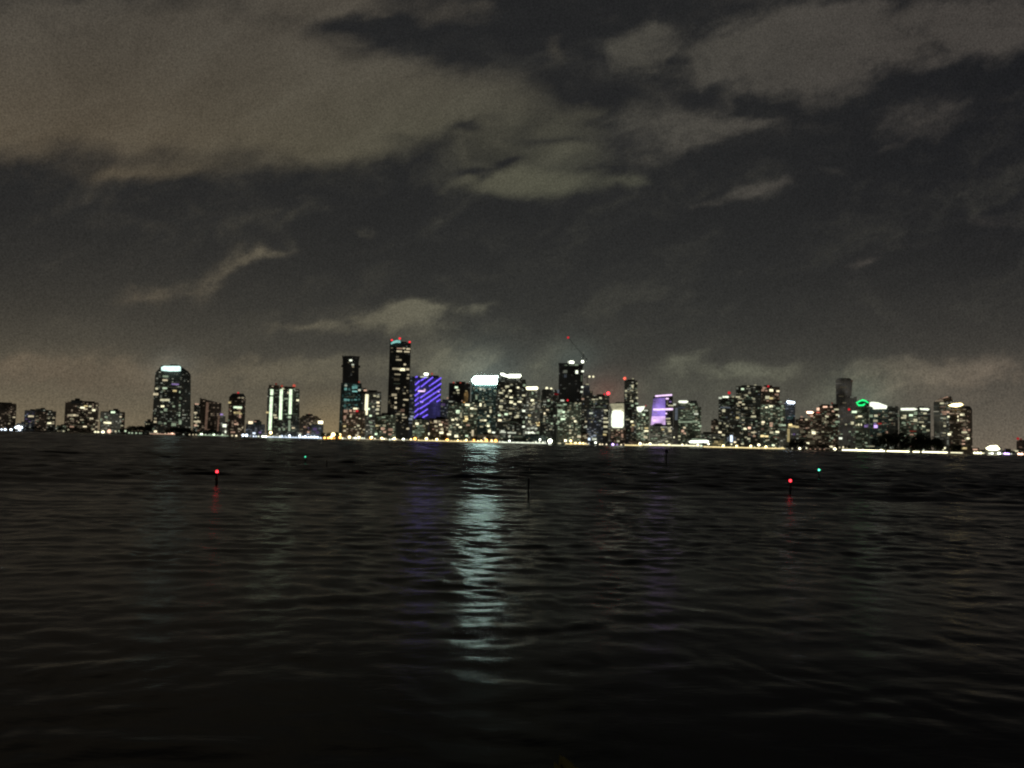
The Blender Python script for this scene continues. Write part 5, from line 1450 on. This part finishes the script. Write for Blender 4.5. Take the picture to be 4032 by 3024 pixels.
clC = sstep(C_ * (1 + 0.45 * n2 + 0.35 * n4) + (0.18 * n1 + 0.10 * n2) * (0.3 + C_), 0.02, 1.0)
colA = mix(sstep(U, -0.55, 0.1), (0.105, 0.078, 0.054), (0.090, 0.084, 0.061))
colA = mix(sstep(V, 0.26, 0.52), colA, (0.076, 0.062, 0.051))
colB = mix(sstep(U, -0.1, 0.55), (0.065, 0.058, 0.049), (0.060, 0.050, 0.046))
colC = mix(sstep(U, -0.6, 0.2), (0.124, 0.092, 0.066), (0.138, 0.130, 0.098))
colC = mix(sstep(U, 0.25, 0.6), colC, (0.165, 0.124, 0.096))
colC = mix(sstep(V, 0.05, 0.22) * sstep(U, 0.1, 0.3), colC, (0.060, 0.056, 0.052))
col = mix(clA, base, colA)
col = mix(clB, col, colB)
col = mix(clC, col, colC)
cl_ = np.maximum(np.maximum(clA, clB), clC)
col = col * (1 + (0.13 * n1 + 0.08 * n2 + 0.10 * n3) * (0.35 + 0.65 * cl_))[..., None] * np.array((0.97, 1.035, 0.99))
# halos around the brightest signs, painted into the dome colours behind them
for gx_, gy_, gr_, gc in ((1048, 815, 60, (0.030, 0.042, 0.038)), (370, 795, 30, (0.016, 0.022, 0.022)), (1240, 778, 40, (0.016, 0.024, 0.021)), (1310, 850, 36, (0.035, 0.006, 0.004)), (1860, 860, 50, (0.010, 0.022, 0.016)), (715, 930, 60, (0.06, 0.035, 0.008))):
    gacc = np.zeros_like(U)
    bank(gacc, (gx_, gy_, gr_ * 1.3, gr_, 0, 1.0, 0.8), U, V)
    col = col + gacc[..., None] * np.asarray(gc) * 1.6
# out-of-view sky overhead darkened so the near water reflects less light
over = sstep(np.sin(EL), 0.46, 0.72)
col = col * (1 - 0.72 * over)[..., None]
behind = sstep(np.abs(AZ), 0.9, 1.6)
col = col * (1 - 0.45 * behind)[..., None]
RD = 30000.0
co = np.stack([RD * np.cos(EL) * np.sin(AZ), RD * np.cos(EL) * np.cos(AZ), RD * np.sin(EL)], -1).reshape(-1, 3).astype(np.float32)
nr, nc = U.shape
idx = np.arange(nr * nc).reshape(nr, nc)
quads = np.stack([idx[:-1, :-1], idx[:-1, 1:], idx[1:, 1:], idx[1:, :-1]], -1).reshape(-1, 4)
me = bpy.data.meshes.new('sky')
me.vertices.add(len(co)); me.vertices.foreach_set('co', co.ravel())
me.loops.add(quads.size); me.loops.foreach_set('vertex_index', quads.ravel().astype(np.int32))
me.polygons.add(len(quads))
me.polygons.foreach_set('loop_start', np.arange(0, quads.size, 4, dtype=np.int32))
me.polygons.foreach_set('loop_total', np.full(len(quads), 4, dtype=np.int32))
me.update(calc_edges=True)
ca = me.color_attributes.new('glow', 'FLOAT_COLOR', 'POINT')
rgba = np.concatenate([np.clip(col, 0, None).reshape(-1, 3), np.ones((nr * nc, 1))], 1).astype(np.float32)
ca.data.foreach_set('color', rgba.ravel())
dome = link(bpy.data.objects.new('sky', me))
tag(dome, kind='structure')
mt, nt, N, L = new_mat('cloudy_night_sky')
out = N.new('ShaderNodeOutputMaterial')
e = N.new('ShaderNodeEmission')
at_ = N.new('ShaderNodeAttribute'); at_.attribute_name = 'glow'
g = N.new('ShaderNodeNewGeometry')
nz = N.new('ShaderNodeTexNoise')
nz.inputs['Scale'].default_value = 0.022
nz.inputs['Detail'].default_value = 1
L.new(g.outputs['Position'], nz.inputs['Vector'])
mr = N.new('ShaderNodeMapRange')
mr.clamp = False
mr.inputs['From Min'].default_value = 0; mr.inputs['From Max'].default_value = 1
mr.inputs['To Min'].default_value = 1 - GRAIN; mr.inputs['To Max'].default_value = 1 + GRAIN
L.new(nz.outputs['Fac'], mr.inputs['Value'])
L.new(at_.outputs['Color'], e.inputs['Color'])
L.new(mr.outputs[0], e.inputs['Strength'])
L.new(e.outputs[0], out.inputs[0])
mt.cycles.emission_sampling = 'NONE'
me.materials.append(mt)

# ------------------------------------------------------------------ render settings
scene.render.engine = 'CYCLES'
scene.view_settings.view_transform = 'Standard'
scene.view_settings.look = 'None'
scene.view_settings.exposure = 0
scene.view_settings.gamma = 1
cy = scene.cycles
cy.use_denoising = True
cy.denoiser = 'OPENIMAGEDENOISE'
cy.max_bounces = 4
cy.diffuse_bounces = 1
cy.glossy_bounces = 3
cy.sample_clamp_indirect = 6.0
cy.sample_clamp_direct = 30.0
cy.caustics_reflective = False
cy.caustics_refractive = False
cy.pixel_filter_type = 'GAUSSIAN'
cy.filter_width = 2.5
cy.use_adaptive_sampling = False
